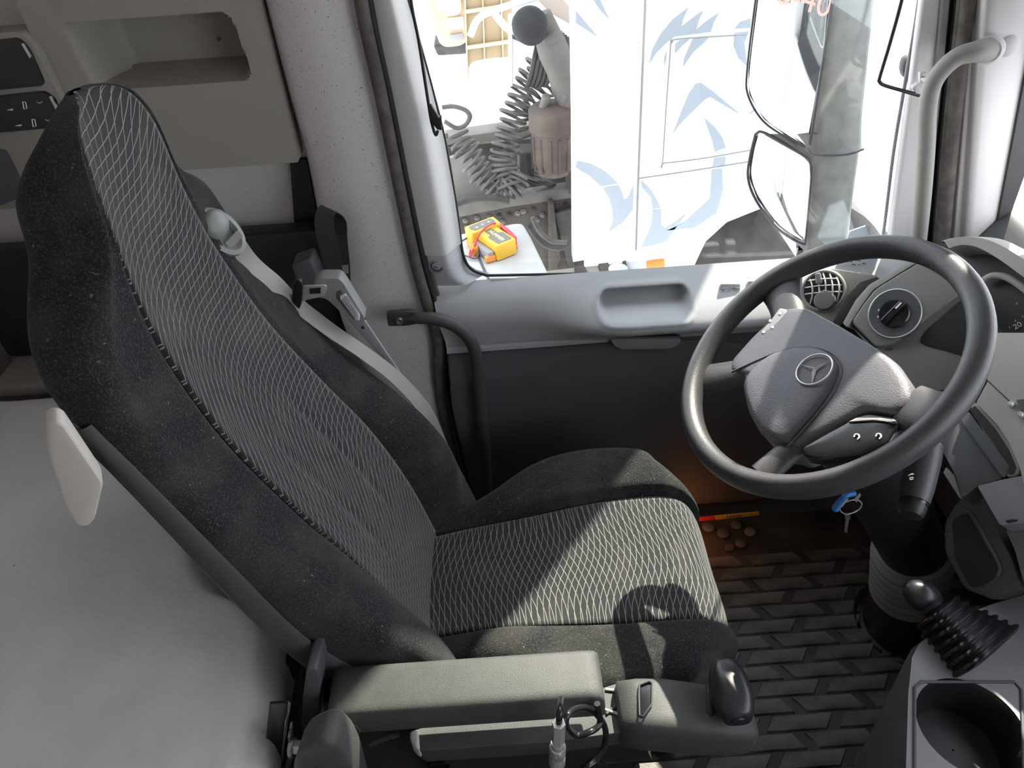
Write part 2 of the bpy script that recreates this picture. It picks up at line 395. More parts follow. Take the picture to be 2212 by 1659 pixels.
# switch panel of the bunk, further back
sw = thing('bunk_control_panel', 'dark framed bunk control panel with rocker switches on the sleeper wall', 'control panel', (-.80, .53, 1.1))
slab('bezel', [(-60, 75), (45, 68), (75, 95), (240, 430), (-60, 460)], M_['panel'], sw, th=.05, rnd=.02, y=.485, bevel=.004)
slab('display', [(-60, 92), (40, 82), (62, 105), (98, 185), (-60, 200)], M_['gloss'], sw, th=.01, rnd=.01, y=.480, bevel=.002)
rk = slab('rocker_bank', [(-60, 215), (95, 198), (118, 215), (135, 275), (-60, 292)], M_['gloss'], sw, th=.012, rnd=.012, y=.478, bevel=.003)
for (a, b) in ((22, 238), (40, 272)):
    slab('icon', [(a - 8, b), (a + 6, b - 3), (a + 5, b + 1)], M_['white'], rk, th=.002, y=.4765, bevel=0)
for (a, b) in ((53, 228), (73, 266)):
    P = [at(a - 4, b - 8, y=.4765), at(a + 2, b - 8, y=.4765), at(a + 5, b + 6, y=.4765), at(a - 1, b + 8, y=.4765), at(a - 4, b - 8, y=.4765)]
    tube('icon', P, .0009, M_['white'], rk, sm=False, sides=6)
for (a, b) in ((85, 221), (103, 259)):
    tube('icon', [at(a - 6, b - 1, y=.4765), at(a, b + 2, y=.4765), at(a + 6, b - 1, y=.4765)], .0008, M_['silver'], rk, sm=False, sides=6)
slab('display_edge', [(46, 95), (50, 94), (67, 122), (64, 126)], M_['silver'], sw, th=.003, y=.4775, bevel=0)
slab('switch_edge', [(106, 210), (110, 208), (128, 240), (125, 246)], M_['silver'], sw, th=.003, y=.4765, bevel=0)
slab('lower_pocket', [(-60, 330), (12, 322), (60, 420), (-60, 470)], M_['door_dark'], sw, th=.02, rnd=.01, y=.4825, bevel=.003)
# dark side locker below the side wall
lk = struct('trim_2', (-.7, .58, .5))
box('locker_front', (-.72, .57, .73), (.80, .05, .26), M_['black'], lk, bevel=.01)
box('locker_ledge', (-.78, .50, .585), (.66, .12, .03), M_['panel'], lk, bevel=.008)
# ================================================================== driver's door
dr = struct('door_1', (0.33, .56, 0))
def door_y(x, z):
    w = sstep(.02, .26, x)
    a = smooth_tab([(.05, .455), (.25, .442), (.40, .437), (.52, .447), (.575, .463), (.60, .466), (.64, .462), (.67, .462), (.70, .478), (.72, .50), (.735, .524)], z)
    b = smooth_tab([(.05, .450), (.25, .437), (.40, .432), (.50, .442), (.555, .462), (.585, .468), (.612, .450), (.630, .425), (.645, .409), (.658, .409), (.675, .428), (.695, .458), (.715, .492), (.735, .524)], z)
    y = lerp(a, b, w)
    y += .016 * sstep(-.06, -.16, x) * 0 
    # seam between upper and lower skin
    zs_ = .602 - .03 * sstep(.1, .42, x) - .05 * sstep(.4, .7, x)
    y += .004 * math.exp(-((z - zs_) / .0035) ** 2)
    # pull pocket in the ledge
    xc, zc, hx, hz = .285, .689, .094, .022
    dx, dz = abs(x - xc) - (hx - .02), abs(z - zc) - (hz - .02)
    d = math.hypot(max(dx, 0), max(dz, 0)) + min(max(dx, dz), 0) - .02
    y += .055 * sstep(0.001, -.011, d) - .004 * math.exp(-((d - .004) / .003) ** 2)
    # release handle dish
    xc, zc, hx, hz = .291, .592, .076, .015
    dx, dz = abs(x - xc) - (hx - .014), abs(z - zc) - (hz - .014)
    d = math.hypot(max(dx, 0), max(dz, 0)) + min(max(dx, dz), 0) - .014
    y += .022 * sstep(0.002, -.012, d)
    return y
xs = [-.168 + i * .0062 for i in range(172)]
zs = [.05, .09, .13, .17, .21, .25, .28, .31, .34, .37, .40, .43, .46, .48, .50] + [.51 + i * .0031 for i in range(73)]
def rear_x(z): return interp([(0.0, -.115), (.21, -.122), (.445, -.138), (.618, -.135), (.76, -.158), (.9, -.168), (1.3, -.178)], z)
low = [[V((max(x, rear_x(z)), door_y(max(x, rear_x(z)), z), z)) for x in xs] for z in zs if z <= .588]
upp = [[V((max(x, rear_x(z)), door_y(max(x, rear_x(z)), z), z)) for x in xs] for z in zs if z >= .584]
grid('lower_trim', low, M_['door_dark'], dr)
grid('upper_trim', upp, M_['door_grey'], dr)
# corner of the window and rear post of the door
xw = [(.735, -.030), (.738, -.042), (.745, -.058), (.756, -.070), (.772, -.078), (.80, -.083), (.86, -.084), (.92, -.086), (1.035, -.093), (1.135, -.106), (1.27, -.127), (1.45, -.155), (1.62, -.175)]
def post_rows(z0, z1, n):
    rows = []
    for i in range(n + 1):
        z = lerp(z0, z1, i / n); a, b = rear_x(z), interp(xw, z); row = []
        for k in range(15):
            t = k / 14; x = lerp(a, b, t)
            yb = lerp(.500, .497, sstep(.735, .80, z)) if z < .80 else .497
            y0 = lerp(.524, .500, sstep(.735, .80, z)); y = lerp(y0 , .497, .5) + .034 * sstep(.55, 1.0, t) - .008 * math.sin(math.pi * t)
            row.append(V((x, y, z)))
        rows.append(row)
    return rows
grid('corner_trim', post_rows(.735, .815, 24), M_['door_grey'], dr)
pr = post_rows(.8165, 1.62, 60)
grid('rear_post_trim', [[p + V((0, -.004, 0)) for p in r_] for r_ in pr], M_['trim_light'], dr)
# window rubber, glass
edge = [V((interp(xw, z), .533, z)) for z in (1.62, 1.45, 1.27, 1.135, 1.035, .92, .86, .80, .772, .756, .745, .738, .735)]
sill = [V((x, .533, interp([(-.03, .735), (.1, .727), (.54, .703), (.80, .700)], x))) for x in (.05, .2, .4, .6, .72)]
front = [at(1880, 585, y=.533), at(1905, 520, y=.533), at(1930, 330, y=.533), at(1955, 180, y=.533), at(1985, 0, y=.533), at(2010, -220, y=.533)]
tube('window_rubber', edge + sill, .0032, M_['rubber'], dr, n=5, sides=8)
tube('front_channel', [sill[-1]] + front, .0035, M_['trim_grey'], dr, n=5, sides=8)
tube('sill_strip', [p + V((0, -.012, -.002)) for p in ([V((-.03, .533, .735))] + sill)], .0035, M_['trim_light'], dr, n=5, sides=8)
w1 = struct('window_1', (0.3, .55, .7))
gp = [at(a, b, y=.548) for a, b in ()]
prism('pane', [V((-.15, .556, .60)), V((.86, .556, .60)), V((.80, .556, .95)), V((.66, .556, 1.93)), V((-.19, .556, 1.93))], V((0, .004, 0)), M_['glass'], w1, bevel=0)
# outer door skin
prism('outer_skin', [V((-.17, .60, 0)), V((.88, .60, 0)), V((.86, .60, .62)), V((-.17, .60, .65))], V((0, .02, 0)), M_['trim_light'], dr, bevel=0)
prism('sill_top', [V((-.06, .52, .728)), V((.80, .52, .694)), V((.80, .61, .618)), V((-.06, .61, .648))], V((0, 0, -.01)), M_['rubber'], dr, bevel=0)
# screw on the corner trim
sc_ = at(943, 575, y=.494)
lathe('trim_screw', [(.0125, -.002), (.0125, .001), (.0105, .003), (.0085, -.001), (.006, -.001), (.004, .001), (.0001, .001)], sc_, (0, -1, 0), M_['door_dark'], dr, sides=24)
lathe('screw_washer', [(.0165, -.002), (.0162, .0015), (.013, .002), (.0128, -.001)], sc_, (0, -1, 0), M_['trim_grey'], dr, sides=24)
slab('release_handle', [(1318, 733), (1472, 732), (1466, 745), (1448, 753), (1345, 755), (1328, 748)], M_['trim_grey'], dr, th=.01, y=.452, rnd=.006, bevel=.003)
# switches on the sill
def sill_switch(px0, px1, v0, v1):
    P = [at(px0 + 2, v0, y=.47), at(px1 - 2, v0, y=.47), at(px1, v1 - 8, y=.468), at(px1 - 8, v1, y=.468), at(px0 + 8, v1, y=.468), at(px0, v1 - 8, y=.468)]
    o = prism('lock_switch', P, V((0, .03, -.03)), M_['trim_light'], dr, bevel=.003)
    return o
sill_switch(1555, 1602, 612, 640)
sill_switch(1614, 1640, 606, 634)
slab('switch_key', [(1559, 624), (1572, 621), (1576, 636), (1566, 637)], M_['door_grey'], dr, th=.003, y=.4655, bevel=.001)
slab('switch_key', [(1588, 621), (1600, 623), (1594, 636), (1583, 637)], M_['door_grey'], dr, th=.003, y=.4655, bevel=.001)
for a in (1565, 1592):
    slab('lock_icon', [(a, 627), (a + 6, 626), (a + 6, 630), (a, 631)], M_['white'], dr, th=.001, y=.4645, bevel=0)
# door seal: three cords around the opening
SE = [(775, -160), (784, 0), (828, 210), (868, 410), (900, 560), (925, 650), (948, 730), (957, 850), (985, 985), (1010, 1080)]
seal = thing('door_seal', 'fuzzy brown rubber seal along the rear edge of the driver door opening', 'seal', (-.17, .49, .3))
tube('fuzzy_cord', [at(a - 4, b, y=.487) for a, b in SE], .0115, M_['seal'], seal, n=8, sides=12)
tube('inner_lip', [at(a + 14, b, y=.492) for a, b in SE], .006, M_['rubber'], seal, n=8, sides=8)
tube('outer_lip', [at(a + 24, b, y=.500) for a, b in SE], .005, M_['seal'], seal, n=8, sides=8)
# blind cord with its clip beside the window
cd = thing('window_blind_cord', 'thin black blind cord with square clip beside the rear window post', 'cord', (-.1, .48, .98))
tube('cord', [at(a, b, y=.482) for a, b in ((882, -120), (888, 0), (905, 90), (922, 200), (932, 262), (941, 291), (946, 282))], .0028, M_['black'], cd, sides=8)
slab('clip', [(925, 232), (932, 228), (948, 255), (954, 252), (954, 282), (944, 280), (930, 262)], M_['black'], cd, th=.012, y=.474, bevel=.001)
# entry grab bar behind the seat
gb = thing('entry_grab_bar', 'charcoal bent grab bar bolted to the pillar lining behind the driver door', 'grab bar', (-.2, .45, .65))
gpts = [at(868, 690, y=.440), at(905, 687, y=.433), at(945, 690, y=.432), at(985, 705, y=.432), at(1016, 735, y=.430), at(1030, 780, y=.428), at(1036, 860, y=.424), at(1046, 950, y=.418), at(1052, 1060, y=.412), at(1060, 1140, y=.41)]
tube('bar', gpts, [.006, .0125, .0135, .0135, .0135, .0135, .0135, .0135, .0135, .0135], M_['shell'], gb, n=8, sides=16)
slab('mounting_plate', [(834, 676), (885, 672), (905, 676), (905, 700), (880, 705), (838, 706)], M_['shell'], gb, th=.012, rnd=.006, y=.436, bevel=.003)
lathe('bolt', [(.0085, 0), (.0085, .003), (.007, .006), (.0045, .006), (.004, .003), (.0001, .003)], at(863, 692, y=.436), (0, -1, 0), M_['steel'], gb, sides=20)
# ================================================================== driver's seat
seat = thing('driver_seat', 'dark plush driver seat with pale net pattern centre and ivory recline handle', 'seat', (0.05, 0, 0))
tX = [(.36, -.160), (.41, -.175), (.55, -.212), (.69, -.262), (.80, -.315), (.93, -.370), (1.067, -.405), (1.15, -.414), (1.25, -.415), (1.285, -.419), (1.305, -.424), (1.316, -.430), (1.320, -.436)]
tW = [(.36, .205), (.45, .232), (.55, .250), (.66, .258), (.78, .255), (.9, .248), (1.0, .240), (1.06, .232), (1.10, .222), (1.13, .204), (1.155, .172), (1.18, .130), (1.20, .112), (1.25, .104), (1.285, .088), (1.305, .066), (1.316, .038), (1.320, .012)]
tI = [(.36, .112), (.5, .128), (.65, .136), (.8, .133), (1.0, .121), (1.1, .112), (1.2, .099), (1.25, .092), (1.285, .078), (1.305, .058), (1.316, .032), (1.320, .009)]
tB = [(.36, .03), (.45, .060), (.53, .068), (.60, .058), (.66, .040), (.72, .018), (.78, .004), (.9, -.006), (1.05, -.010), (1.15, -.006), (1.318, .0)]
tR = [(.36, -.275), (.45, -.29), (.6, -.335), (.832, -.402), (.995, -.447), (1.08, -.476), (1.16, -.497), (1.20, -.503), (1.24, -.497), (1.27, -.479), (1.295, -.458), (1.312, -.446), (1.320, -.441)]
zz = [.36 + (1.26 - .36) * (i / 84) for i in range(84)] + [1.26 + .06 * math.sin(math.pi / 2 * i / 16) for i in range(17)]
ins, insuv, drk = [], [], []
arc = 0; pz = None
for z in zz:
    X, W, I, B, R = (smooth_tab(t, z) for t in (tX, tW, tI, tB, tR))
    if pz is not None: arc += math.hypot(z - pz[1], X - pz[0])
    pz = (X, z)
    row, ur = [], []
    for k in range(33):
        t = (-1 if k == 0 else 1 if k == 32 else -.988 + 1.976 * (k - 1) / 30); y = t * I
        e = abs(t)
        x = X + .010 * e * e - (.006 if e > .995 else 0)
        # two soft pleats in the lumbar area
        row.append(V((x - .004 * sum(math.exp(-((y - q) / .006) ** 2) for q in (-.05, .045)) * sstep(.55, .65, z) * sstep(.9, .8, z), y, z)))
        ur.append((y * (1 + .0), arc))
    ins.append(row); insuv.append(ur)
    rr = min(.028, max(.35 * (W - I), .003), W * .4)
    half = [(I - .0005, X + .002)]
    for k in range(1, 13):
        q = k / 12; y = lerp(I + min(.003, .2 * (W - I)), W - rr, q)
        half.append((y, X + min(.012, .3 * W) + B * math.sin(math.pi * (.5 * q) ** .9)))
    xe = half[-1][1]; sd = min(.04, (xe - R) * .4)
    for k in range(1, 9):
        a = math.pi / 2 * k / 8; half.append((W - rr + rr * math.sin(a), xe - (1 - math.cos(a)) * sd))
    xs_ = xe - sd; r2 = min(.03, W * .5); r3 = min(.03, (xs_ - R) * .5)
    half.append((W - .1 * rr, lerp(xs_, R + r3, .4))); half.append((W - .1 * rr, lerp(xs_, R + r3, .8)))
    for k in range(0, 7):
        a = math.pi / 2 * k / 6; half.append((W - r2 + (r2 - .1 * rr) * math.cos(a), R + r3 - r3 * math.sin(a)))
    half.append(((W - r2) * .5, R - .002))
    loop = [(y, x) for y, x in half] + [(-y, x) for y, x in reversed(half)]
    drk.append([V((x, y, z)) for y, x in loop])
grid('backrest_insert', ins, M_['net'], seat, uv=insuv)
BOL = grid('backrest_bolster', drk, M_['plush'], seat)
# rear shell
tF = [(.34, .10), (.42, .115), (.50, .10), (.58, .065), (.68, .040), (.85, .030), (1.06, .012)]
rows = []
for i in range(40):
    z = lerp(.34, 1.06, i / 39); W, R = smooth_tab(tW, z) + .006, smooth_tab(tR, z) - .008; fwd = smooth_tab(tF, z)
    xf = R + .03 + fwd
    half = [(W - .006, xf), (W, xf - .006), (W + .001, lerp(xf, R, .5)), (W - .004, R + .03), (W - .02, R + .008), (W - .05, R)]
    rows.append([V((x, y, z)) for y, x in half] + [V((R - .004, 0, z))] + [V((x, -y, z)) for y, x in reversed(half)])
grid('back_shell', rows, M_['shell'], seat)
# ivory recline handle on the near side
hp = [(100, 918), (122, 912), (140, 920), (225, 1046), (206, 1125), (190, 1141), (165, 1138), (135, 1086), (128, 1060), (103, 985)]
P = rpoly([at(a, b, y=-.285) for a, b in hp], .008, 4)
hd = prism('recline_handle', P, V((-.012, .026, 0)), M_['lever'], seat, bevel=.005)
tag(hd, 'ivory plastic recline handle')
# ---- cushion
prof = [(-.235, .385), (-.18, .408), (-.08, .428), (.05, .442), (.16, .452), (.24, .455), (.285, .450), (.318, .436), (.338, .412), (.347, .382), (.346, .345), (.338, .315)]
C_ = spline([V((x, 0, z)) for x, z in prof], 6)
tWc = [(-.235, .165), (-.12, .175), (-.05, .190), (-.01, .212), (.03, .238), (.09, .257), (.16, .260), (.22, .253), (.28, .240), (.32, .226), (.347, .212)]
ins, insuv, sides_ = [], [], {1: [], -1: []}
arc = 0
for i, c in enumerate(C_):
    a = C_[max(i - 1, 0)]; b = C_[min(i + 1, len(C_) - 1)]; t = (b - a).normalized(); n = V((-t.z, 0, t.x))
    if i: arc += (c - C_[i - 1]).length
    I = smooth_tab([(-.235, .105), (-.02, .115), (.16, .132), (.30, .134), (.347, .13)], c.x); W = smooth_tab(tWc, c.x)
    row, ur = [], []
    for k in range(29):
        q = (-1 if k == 0 else 1 if k == 28 else -.988 + 1.976 * (k - 1) / 26); y = q * I; rnd = -.012 * abs(q) ** 4 * sstep(.25, .34, c.x)
        row.append(c + V((rnd, y, 0)) + n * (.008 * (q * q) - (.010 if abs(q) > .995 else 0))); ur.append((y, arc))
    ins.append(row); insuv.append(ur)
    for s in (1, -1):
        r_ = [c + V((-.012 * sstep(.25, .34, c.x), s * (I - .001), 0)) + n * (-.005)]
        bul = .026 * sstep(-.15, .0, c.x) * (1 - .4 * sstep(.28, .345, c.x)) * (1.25 if s > 0 else 1.0)
        for k in range(1, 11):
            q = k / 10; y = lerp(I + .003, W - .03, q)
            r_.append(c + V((-.012 * sstep(.25, .34, c.x) - .045 * q ** 2 * sstep(.22, .345, c.x), s * y, 0)) + n * (.010 + bul * math.sin(math.pi * (.15 + .42 * q))))
        e = r_[-1].copy()
        for k in range(1, 9):
            al = math.pi / 2 * k / 8
            r_.append(e + V((-.012 * (k / 8) * sstep(.22, .345, c.x), s * .03 * math.sin(al), 0)) - n * (.035 * (1 - math.cos(al))))
        for d in (.03, .07, .10):
            r_.append(V((r_[18].x - d * .25 * sstep(.2, .345, c.x), r_[18].y - s * d * .12, max(r_[18].z - d, .29))))
        sides_[s].append(r_)
grid('cushion_insert', ins, M_['net2'], seat, uv=insuv)
for s in (1, -1):
    grid('cushion_bolster', sides_[s], M_['plush'], seat)
box('cushion_pan', (.06, 0, .315), (.50, .40, .09), M_['black'], seat, bevel=.02)
rings = []
for i in range(13):
    z = .03 + i * .021; e = .012 if i % 2 else 0
    rings.append([V((.02 + sx * (.19 + e), sy * (.17 + e), z)) for sx, sy in ((-1, -1), (1, -1), (1, 1), (-1, 1))])
loft('suspension_bellows', rings, M_['rubber'], seat)
box('seat_rail', (.03, -.13, .015), (.5, .05, .03), M_['black'], seat); box('seat_rail', (.03, .13, .015), (.5, .05, .03), M_['black'], seat)
from mathutils.bvhtree import BVHTree
def on_seat(px, py, off=.004, fall=None):
    o = CAM; d = (at(px, py, y=.3) - CAM).normalized(); best = None
    for ob in (BOL,):
        bt = BVHTree.FromPolygons([v.co for v in ob.data.vertices], [p.vertices for p in ob.data.polygons])
        h = bt.ray_cast(o, d)
        if h[0] is not None and (best is None or h[3] < best): best = h[3]
    return (CAM + d * (best - off)) if best is not None else at(px, py, y=fall)
# ---- belt guide on the far shoulder
g0 = on_seat(470, 503, -.004)
gn = V((.82, -.48, .30)).normalized(); gu = (V((-.25, -.35, 1)) - gn * V((-.25, -.35, 1)).dot(gn)).normalized(); gr = gu.cross(gn)
def oval(c, ru, rr, n=28, skew=0): return [c + gu * (ru * math.sin(2*math.pi*k/n)) + gr * (rr * math.cos(2*math.pi*k/n)) for k in range(n)]
g0 = g0 + gn * .008
rings = [oval(g0 - gn * .03, .040, .026), oval(g0, .042, .028), oval(g0 + gn * .006, .040, .026), oval(g0 + gn * .007, .033, .020), oval(g0 - gn * .002, .026, .015)]
bgd = loft('belt_guide', rings, M_['buckle'], seat)
rings = [oval(g0 + gu * .016 + gn * .004, .020, .023), oval(g0 + gu * .017 + gn * .012, .019, .021), oval(g0 + gu * .019 + gn * .017, .012, .014), oval(g0 + gu * .02 + gn * .0185, .002, .002)]
loft('belt_guide_cap', rings, M_['buckle'], bgd)
# ---- shoulder belt
bc = [g0 + gn * .012 - gu * .010, on_seat(540, 565, .012, .21), on_seat(590, 608, .014, .22), at(632, 650, y=.232), at(712, 712, y=.24), at(790, 765, y=.25), at(862, 822, y=.262), at(920, 890, y=.272), at(950, 960, y=.285), at(975, 1010, y=.30), at(1010, 1075, y=.32), at(1030, 1120, y=.33)]
bw = []
for i, (dx, dy) in enumerate(((14, -14), (14, -22), (22, -34), (24, -36), (20, -26), (16, -20), (14, -14), (14, -8), (16, -4), (24, -4), (24, -4), (24, -4))):
    d = (rt * dx + up * -dy) ; bw.append(d.normalized() * (.021 if 0 < i < 8 else .026) + FW * (.036 if i else 0))
tag(ribbon('belt_webbing', bc, bw, .0016, M_['belt'], seat), 'beige shoulder belt webbing')
# tongue on the belt
tb = thing('belt_tongue', 'black and steel belt tongue clipped into the grey buckle', 'belt tongue', tuple(at(655, 640, y=.25)))
slab('tongue_grip', [(628, 672), (632, 614), (641, 603), (652, 608), (654, 622), (650, 660), (640, 684), (631, 684)], M_['gloss'], tb, th=.012, rnd=.004, y=.228, bevel=.003)
tp_ = slab('tongue_plate', [(655, 618), (703, 616), (706, 622), (702, 640), (690, 642), (660, 648), (648, 672), (643, 671), (653, 648)], M_['chrome'], tb, th=.003, rnd=.003, y=.236, bevel=.001)
slab('tongue_slot', [(669, 624), (693, 622), (692, 634), (669, 635)], M_['black'], tp_, th=.002, y=.2345, bevel=0)
# buckle hanging on the pillar side
bk = thing('belt_buckle', 'grey belt buckle with ribbed release button beside the pillar', 'buckle', tuple(at(740, 660, y=.28)))
slab('buckle_body', [(676, 612), (690, 602), (732, 602), (742, 612), (776, 668), (790, 690), (775, 712), (752, 690), (706, 646), (676, 640)], M_['buckle'], bk, th=.03, rnd=.008, y=.262, bevel=.004)
slab('button_well', [(727, 632), (736, 628), (768, 672), (778, 692), (764, 690), (728, 645)], M_['door_dark'], bk, th=.006, y=.2595, bevel=.001)
rb_ = slab('release_button', [(733, 640), (745, 636), (776, 680), (777, 693), (768, 692), (735, 648)], M_['trim_light'], bk, th=.006, rnd=.002, y=.256, bevel=.0015)
for k in range(4):
    a = 738 + k * 3.2; b = 648 - k * 3
    tube('button_rib', [at(a, b, y=.2555), at(a + 29, b + 38, y=.2555)], .0009, M_['trim_grey'], rb_, sm=False, sides=6)
slab('buckle_strap', [(752, 692), (786, 690), (868, 812), (930, 880), (900, 852), (790, 735)], M_['trim_grey'], bk, th=.006, y=.285, bevel=.001)
for q in ((787, 687), (784, 707)):
    lathe('rivet_hole', [(.003, 0), (.003, .002), (.0001, .002)], at(*q, y=.2845), (0, -1, 0), M_['black'], bk, sides=12)
# black looped strap by the pillar
lp = thing('looped_strap', 'black webbing strap folded over in a loop beside the pillar lining', 'strap', tuple(at(715, 560, y=.46)))
ribbon('webbing', [at(a, b, y=y) for a, b, y in ((722, 610, .44), (716, 560, .44), (704, 510, .44), (700, 470, .445), (712, 452, .455), (728, 472, .47), (735, 520, .475), (741, 580, .47), (742, 625, .46))],
       [rt * .036] * 3 + [rt * .034 - up * .006, rt * .03 - up * .014, rt * .034 - up * .012] + [rt * .028] * 3, .0016, M_['beltd'], lp)
slab('stitched_tag', [(738, 574), (752, 572), (753, 590), (742, 592)], M_['trim_grey'], lp, th=.001, y=.452, bevel=0)
# dark plastic pieces in the gap behind the far shoulder
bx = thing('reel_cover', 'dark plastic belt reel cover in the gap behind the seat shoulder', 'cover', tuple(at(650, 600, y=.44)))
slab('cover_body', [(628, 575), (672, 560), (690, 600), (690, 640), (650, 640)], M_['door_dark'], bx, th=.05, y=.42, bevel=.006)
# ================================================================== bunk mattress
bed = thing('bunk_mattress', 'pale off-white bunk mattress behind the driver seat', 'mattress', (-.7, -.4, .5))
def bed_front(y):  # front edge of the mattress
    return interp([(-1.8, -.36), (-.37, -.362), (-.20, -.366), (-.165, -.380), (-.14, -.41), (-.11, -.47), (-.05, -.52), (.42, -.55)], y)
rows = []
ys = [-1.78 + i * .04 for i in range(34)] + [-.42 + i * .011 for i in range(77)]
from mathutils import noise
for y in ys:
    f_ = bed_front(y); row = []
    for k in range(60):
        q = k / 59; x = lerp(-1.16, f_, q)
        e = 1 - sstep(0, .05, min(f_ - x, (.425 - y))) 
        z = .600 - .035 * e ** 3 + .0045 * noise.noise(V((x * 11, y * 8, 0))) + .0022 * noise.noise(V((x * 34, y * 20, 3)))
        row.append(V((x, y, z)))
    row += [V((f_ + .004, y, .545)), V((f_ + .002, y, .50)), V((f_ - .012, y, .47))]
    rows.append(row)
rows.append([V((p.x, .427, min(p.z, .53))) for p in rows[-1]])
grid('mattress_cover', rows, M_['mattress'], bed)
box('bunk_base', (-.79, -.70, .235), (.70, 2.1, .465), M_['black'], bed, bevel=.01)
# ================================================================== armrest on the near side of the seat
prof = [(-.020, -.30), (-.033, -.29), (-.033, .29), (-.020, .30)]
def pad(name, x0, x1, yc, z1, w, h, m, parent, slope=0, r=.012, dn=0):
    rings = []
    for x, s, dz in ((x0, .55, .0), (x0 + .004, .8, 0), (x0 + .014, 1, 0), (x1 - .022, 1, 0), (x1 - .008, .96, -.001), (x1 - .002, .85, -.004), (x1, .6, -.01)):
        ring = []
        hw, hh = w / 2 * (0.9 + .1 * s), h / 2 * s
        zc = z1 - h / 2 + slope * (x - x0) + dz
        for k in range(32):
            a = 2 * math.pi * k / 32; ca, sa = math.cos(a), math.sin(a)
            e = .32
            ring.append(V((x, yc + hw * math.copysign(abs(ca) ** e, ca), zc + hh * math.copysign(abs(sa) ** e, sa) )))
        rings.append(ring)
    return loft(name, rings, m, parent, sharp=60)
am = pad('armrest', -.275, .094, -.301, .622, .072, .062, M_['arm'], seat); tag(am, 'long grey padded armrest folded down')
box('hinge_block', (-.262, -.29, .570), (.03, .04, .07), M_['black'], am, bevel=.01)
lathe('hinge_cap', [(.026, 0), (.028, .004), (.026, .012), (.0001, .012)], (-.262, -.327, .578), (0, -1, 0), M_['shell'], am)
# seat side bracket behind the armrest
sb = prism('side_bracket', rpoly([at(a, b, y=-.30) for a, b in ((662, 1445), (684, 1445), (690, 1475), (686, 1575), (690, 1640), (700, 1700), (675, 1700), (657, 1590), (649, 1560), (652, 1545), (655, 1500))], .004, 3), V((.004, .05, 0)), M_['dash_dark'], seat, bevel=.003)
slab('bracket_flank', [(684, 1448), (692, 1478), (686, 1578), (745, 1600), (800, 1720), (690, 1720)], M_['dash_dark'], sb, th=.02, y=-.285, bevel=.002)
slab('bolster_stop', [(598, 1440), (640, 1420), (652, 1440), (650, 1468), (636, 1478), (600, 1480)], M_['gloss'], sb, th=.03, y=-.22, bevel=.01)
# metal bracket and bolt at the foot of the bunk
mb = thing('hinge_bracket', 'dark steel bunk hinge plate with bright domed bolt below the mattress edge', 'hinge', tuple(at(600, 1600, y=-.33)))
slab('hinge_plate', [(582, 1521), (622, 1519), (628, 1524), (626, 1536), (619, 1560), (607, 1680), (565, 1680)], M_['gloss'], mb, th=.004, y=-.335, bevel=.001)
slab('plate_edge', [(622, 1519), (628, 1524), (626, 1540), (618, 1562), (611, 1640), (607, 1640), (615, 1560), (621, 1540)], M_['steel'], mb, th=.003, y=-.337, bevel=.0006)
slab('washer_plate', [(621, 1592), (627, 1590), (628, 1628), (633, 1640), (626, 1660), (615, 1660), (624, 1636)], M_['steel'], mb, th=.02, y=-.345, bevel=.001)
b0 = at(629, 1615, y=-.345); bd = V((.96, -.1, .05)).normalized()
lathe('bolt', [(.0135, 0), (.0135, .004), (.0125, .0055)], b0, bd, M_['steel'], mb, sides=24)
lathe('bolt_nut', [(.0098, .0055), (.0098, .014), (.0088, .0155)], b0, bd, M_['chrome'], mb, sides=6)
lathe('bolt_dome', [(.0075, .0155), (.0075, .018), (.0065, .022), (.004, .0245), (.0001, .0255)], b0, bd, M_['chrome'], mb, sides=20)
# rounded grey cap low in the foreground
cp = thing('rounded_seat_cap', 'rounded grey plastic cap standing in front of the bunk bolt', 'cap', tuple(at(690, 1659, y=-.40)))
P = rpoly([at(a, b, y=-.40) for a, b in ((622, 1800), (632, 1650), (650, 1622), (690, 1606), (720, 1608), (742, 1630), (760, 1665), (800, 1800))], .02, 5)
prism('cap_body', P, V((.004, .05, -.01)), M_['arm'], cp, bevel=.008)
# ================================================================== shift lever arm
sa = thing('shift_arm', 'grey seat-mounted shift arm with pocket and rounded selector knob', 'shift arm', (.08, -.30, .40))
P0 = [at(a, b, z=.505) for a, b in ((888, 1580), (940, 1562), (1200, 1518), (1345, 1472), (1368, 1470), (1372, 1578), (1345, 1582), (1200, 1602), (905, 1622), (890, 1608))]
prism('arm_beam', rpoly(P0, .006, 3), V((0, .01, -.06)), M_['arm'], sa, bevel=.006)
slab('beam_end', [(884, 1580), (903, 1573), (906, 1618), (896, 1614), (886, 1600)], M_['trim_light'], sa, z=.512, th=.03, bevel=.004)
# housing: loft along x
hx = [(.118, .052, .515, .052), (.122, .074, .532, .075), (.15, .080, .538, .085), (.19, .082, .538, .090), (.235, .080, .530, .088), (.275, .076, .519, .08), (.302, .066, .507, .066), (.312, .05, .499, .045)]
rings = []
for x, w, zt, h in hx:
    ring = []; yc = -.300 - .02 * (x - .12) / .2
    for k in range(32):
        a = 2 * math.pi * k / 32; ca, sa_ = math.cos(a), math.sin(a); e = .45
        ring.append(V((x, yc + w / 2 * math.copysign(abs(ca) ** e, ca), zt - h / 2 + h / 2 * math.copysign(abs(sa_) ** e, sa_))))
    rings.append(ring)
hs = loft('shift_housing', rings, M_['arm'], sa, sharp=70)
pp = ((0.14, -.30, .548), (.35, 0.0, .94))
hpk = slab('housing_pocket', [(1381, 1480), (1402, 1472), (1409, 1474), (1408, 1520), (1390, 1548), (1381, 1545)], M_['gloss'], sa, pl=((.16, -.30, .5405), (-.12, 0, 1)), th=.006, rnd=.004, bevel=.001)
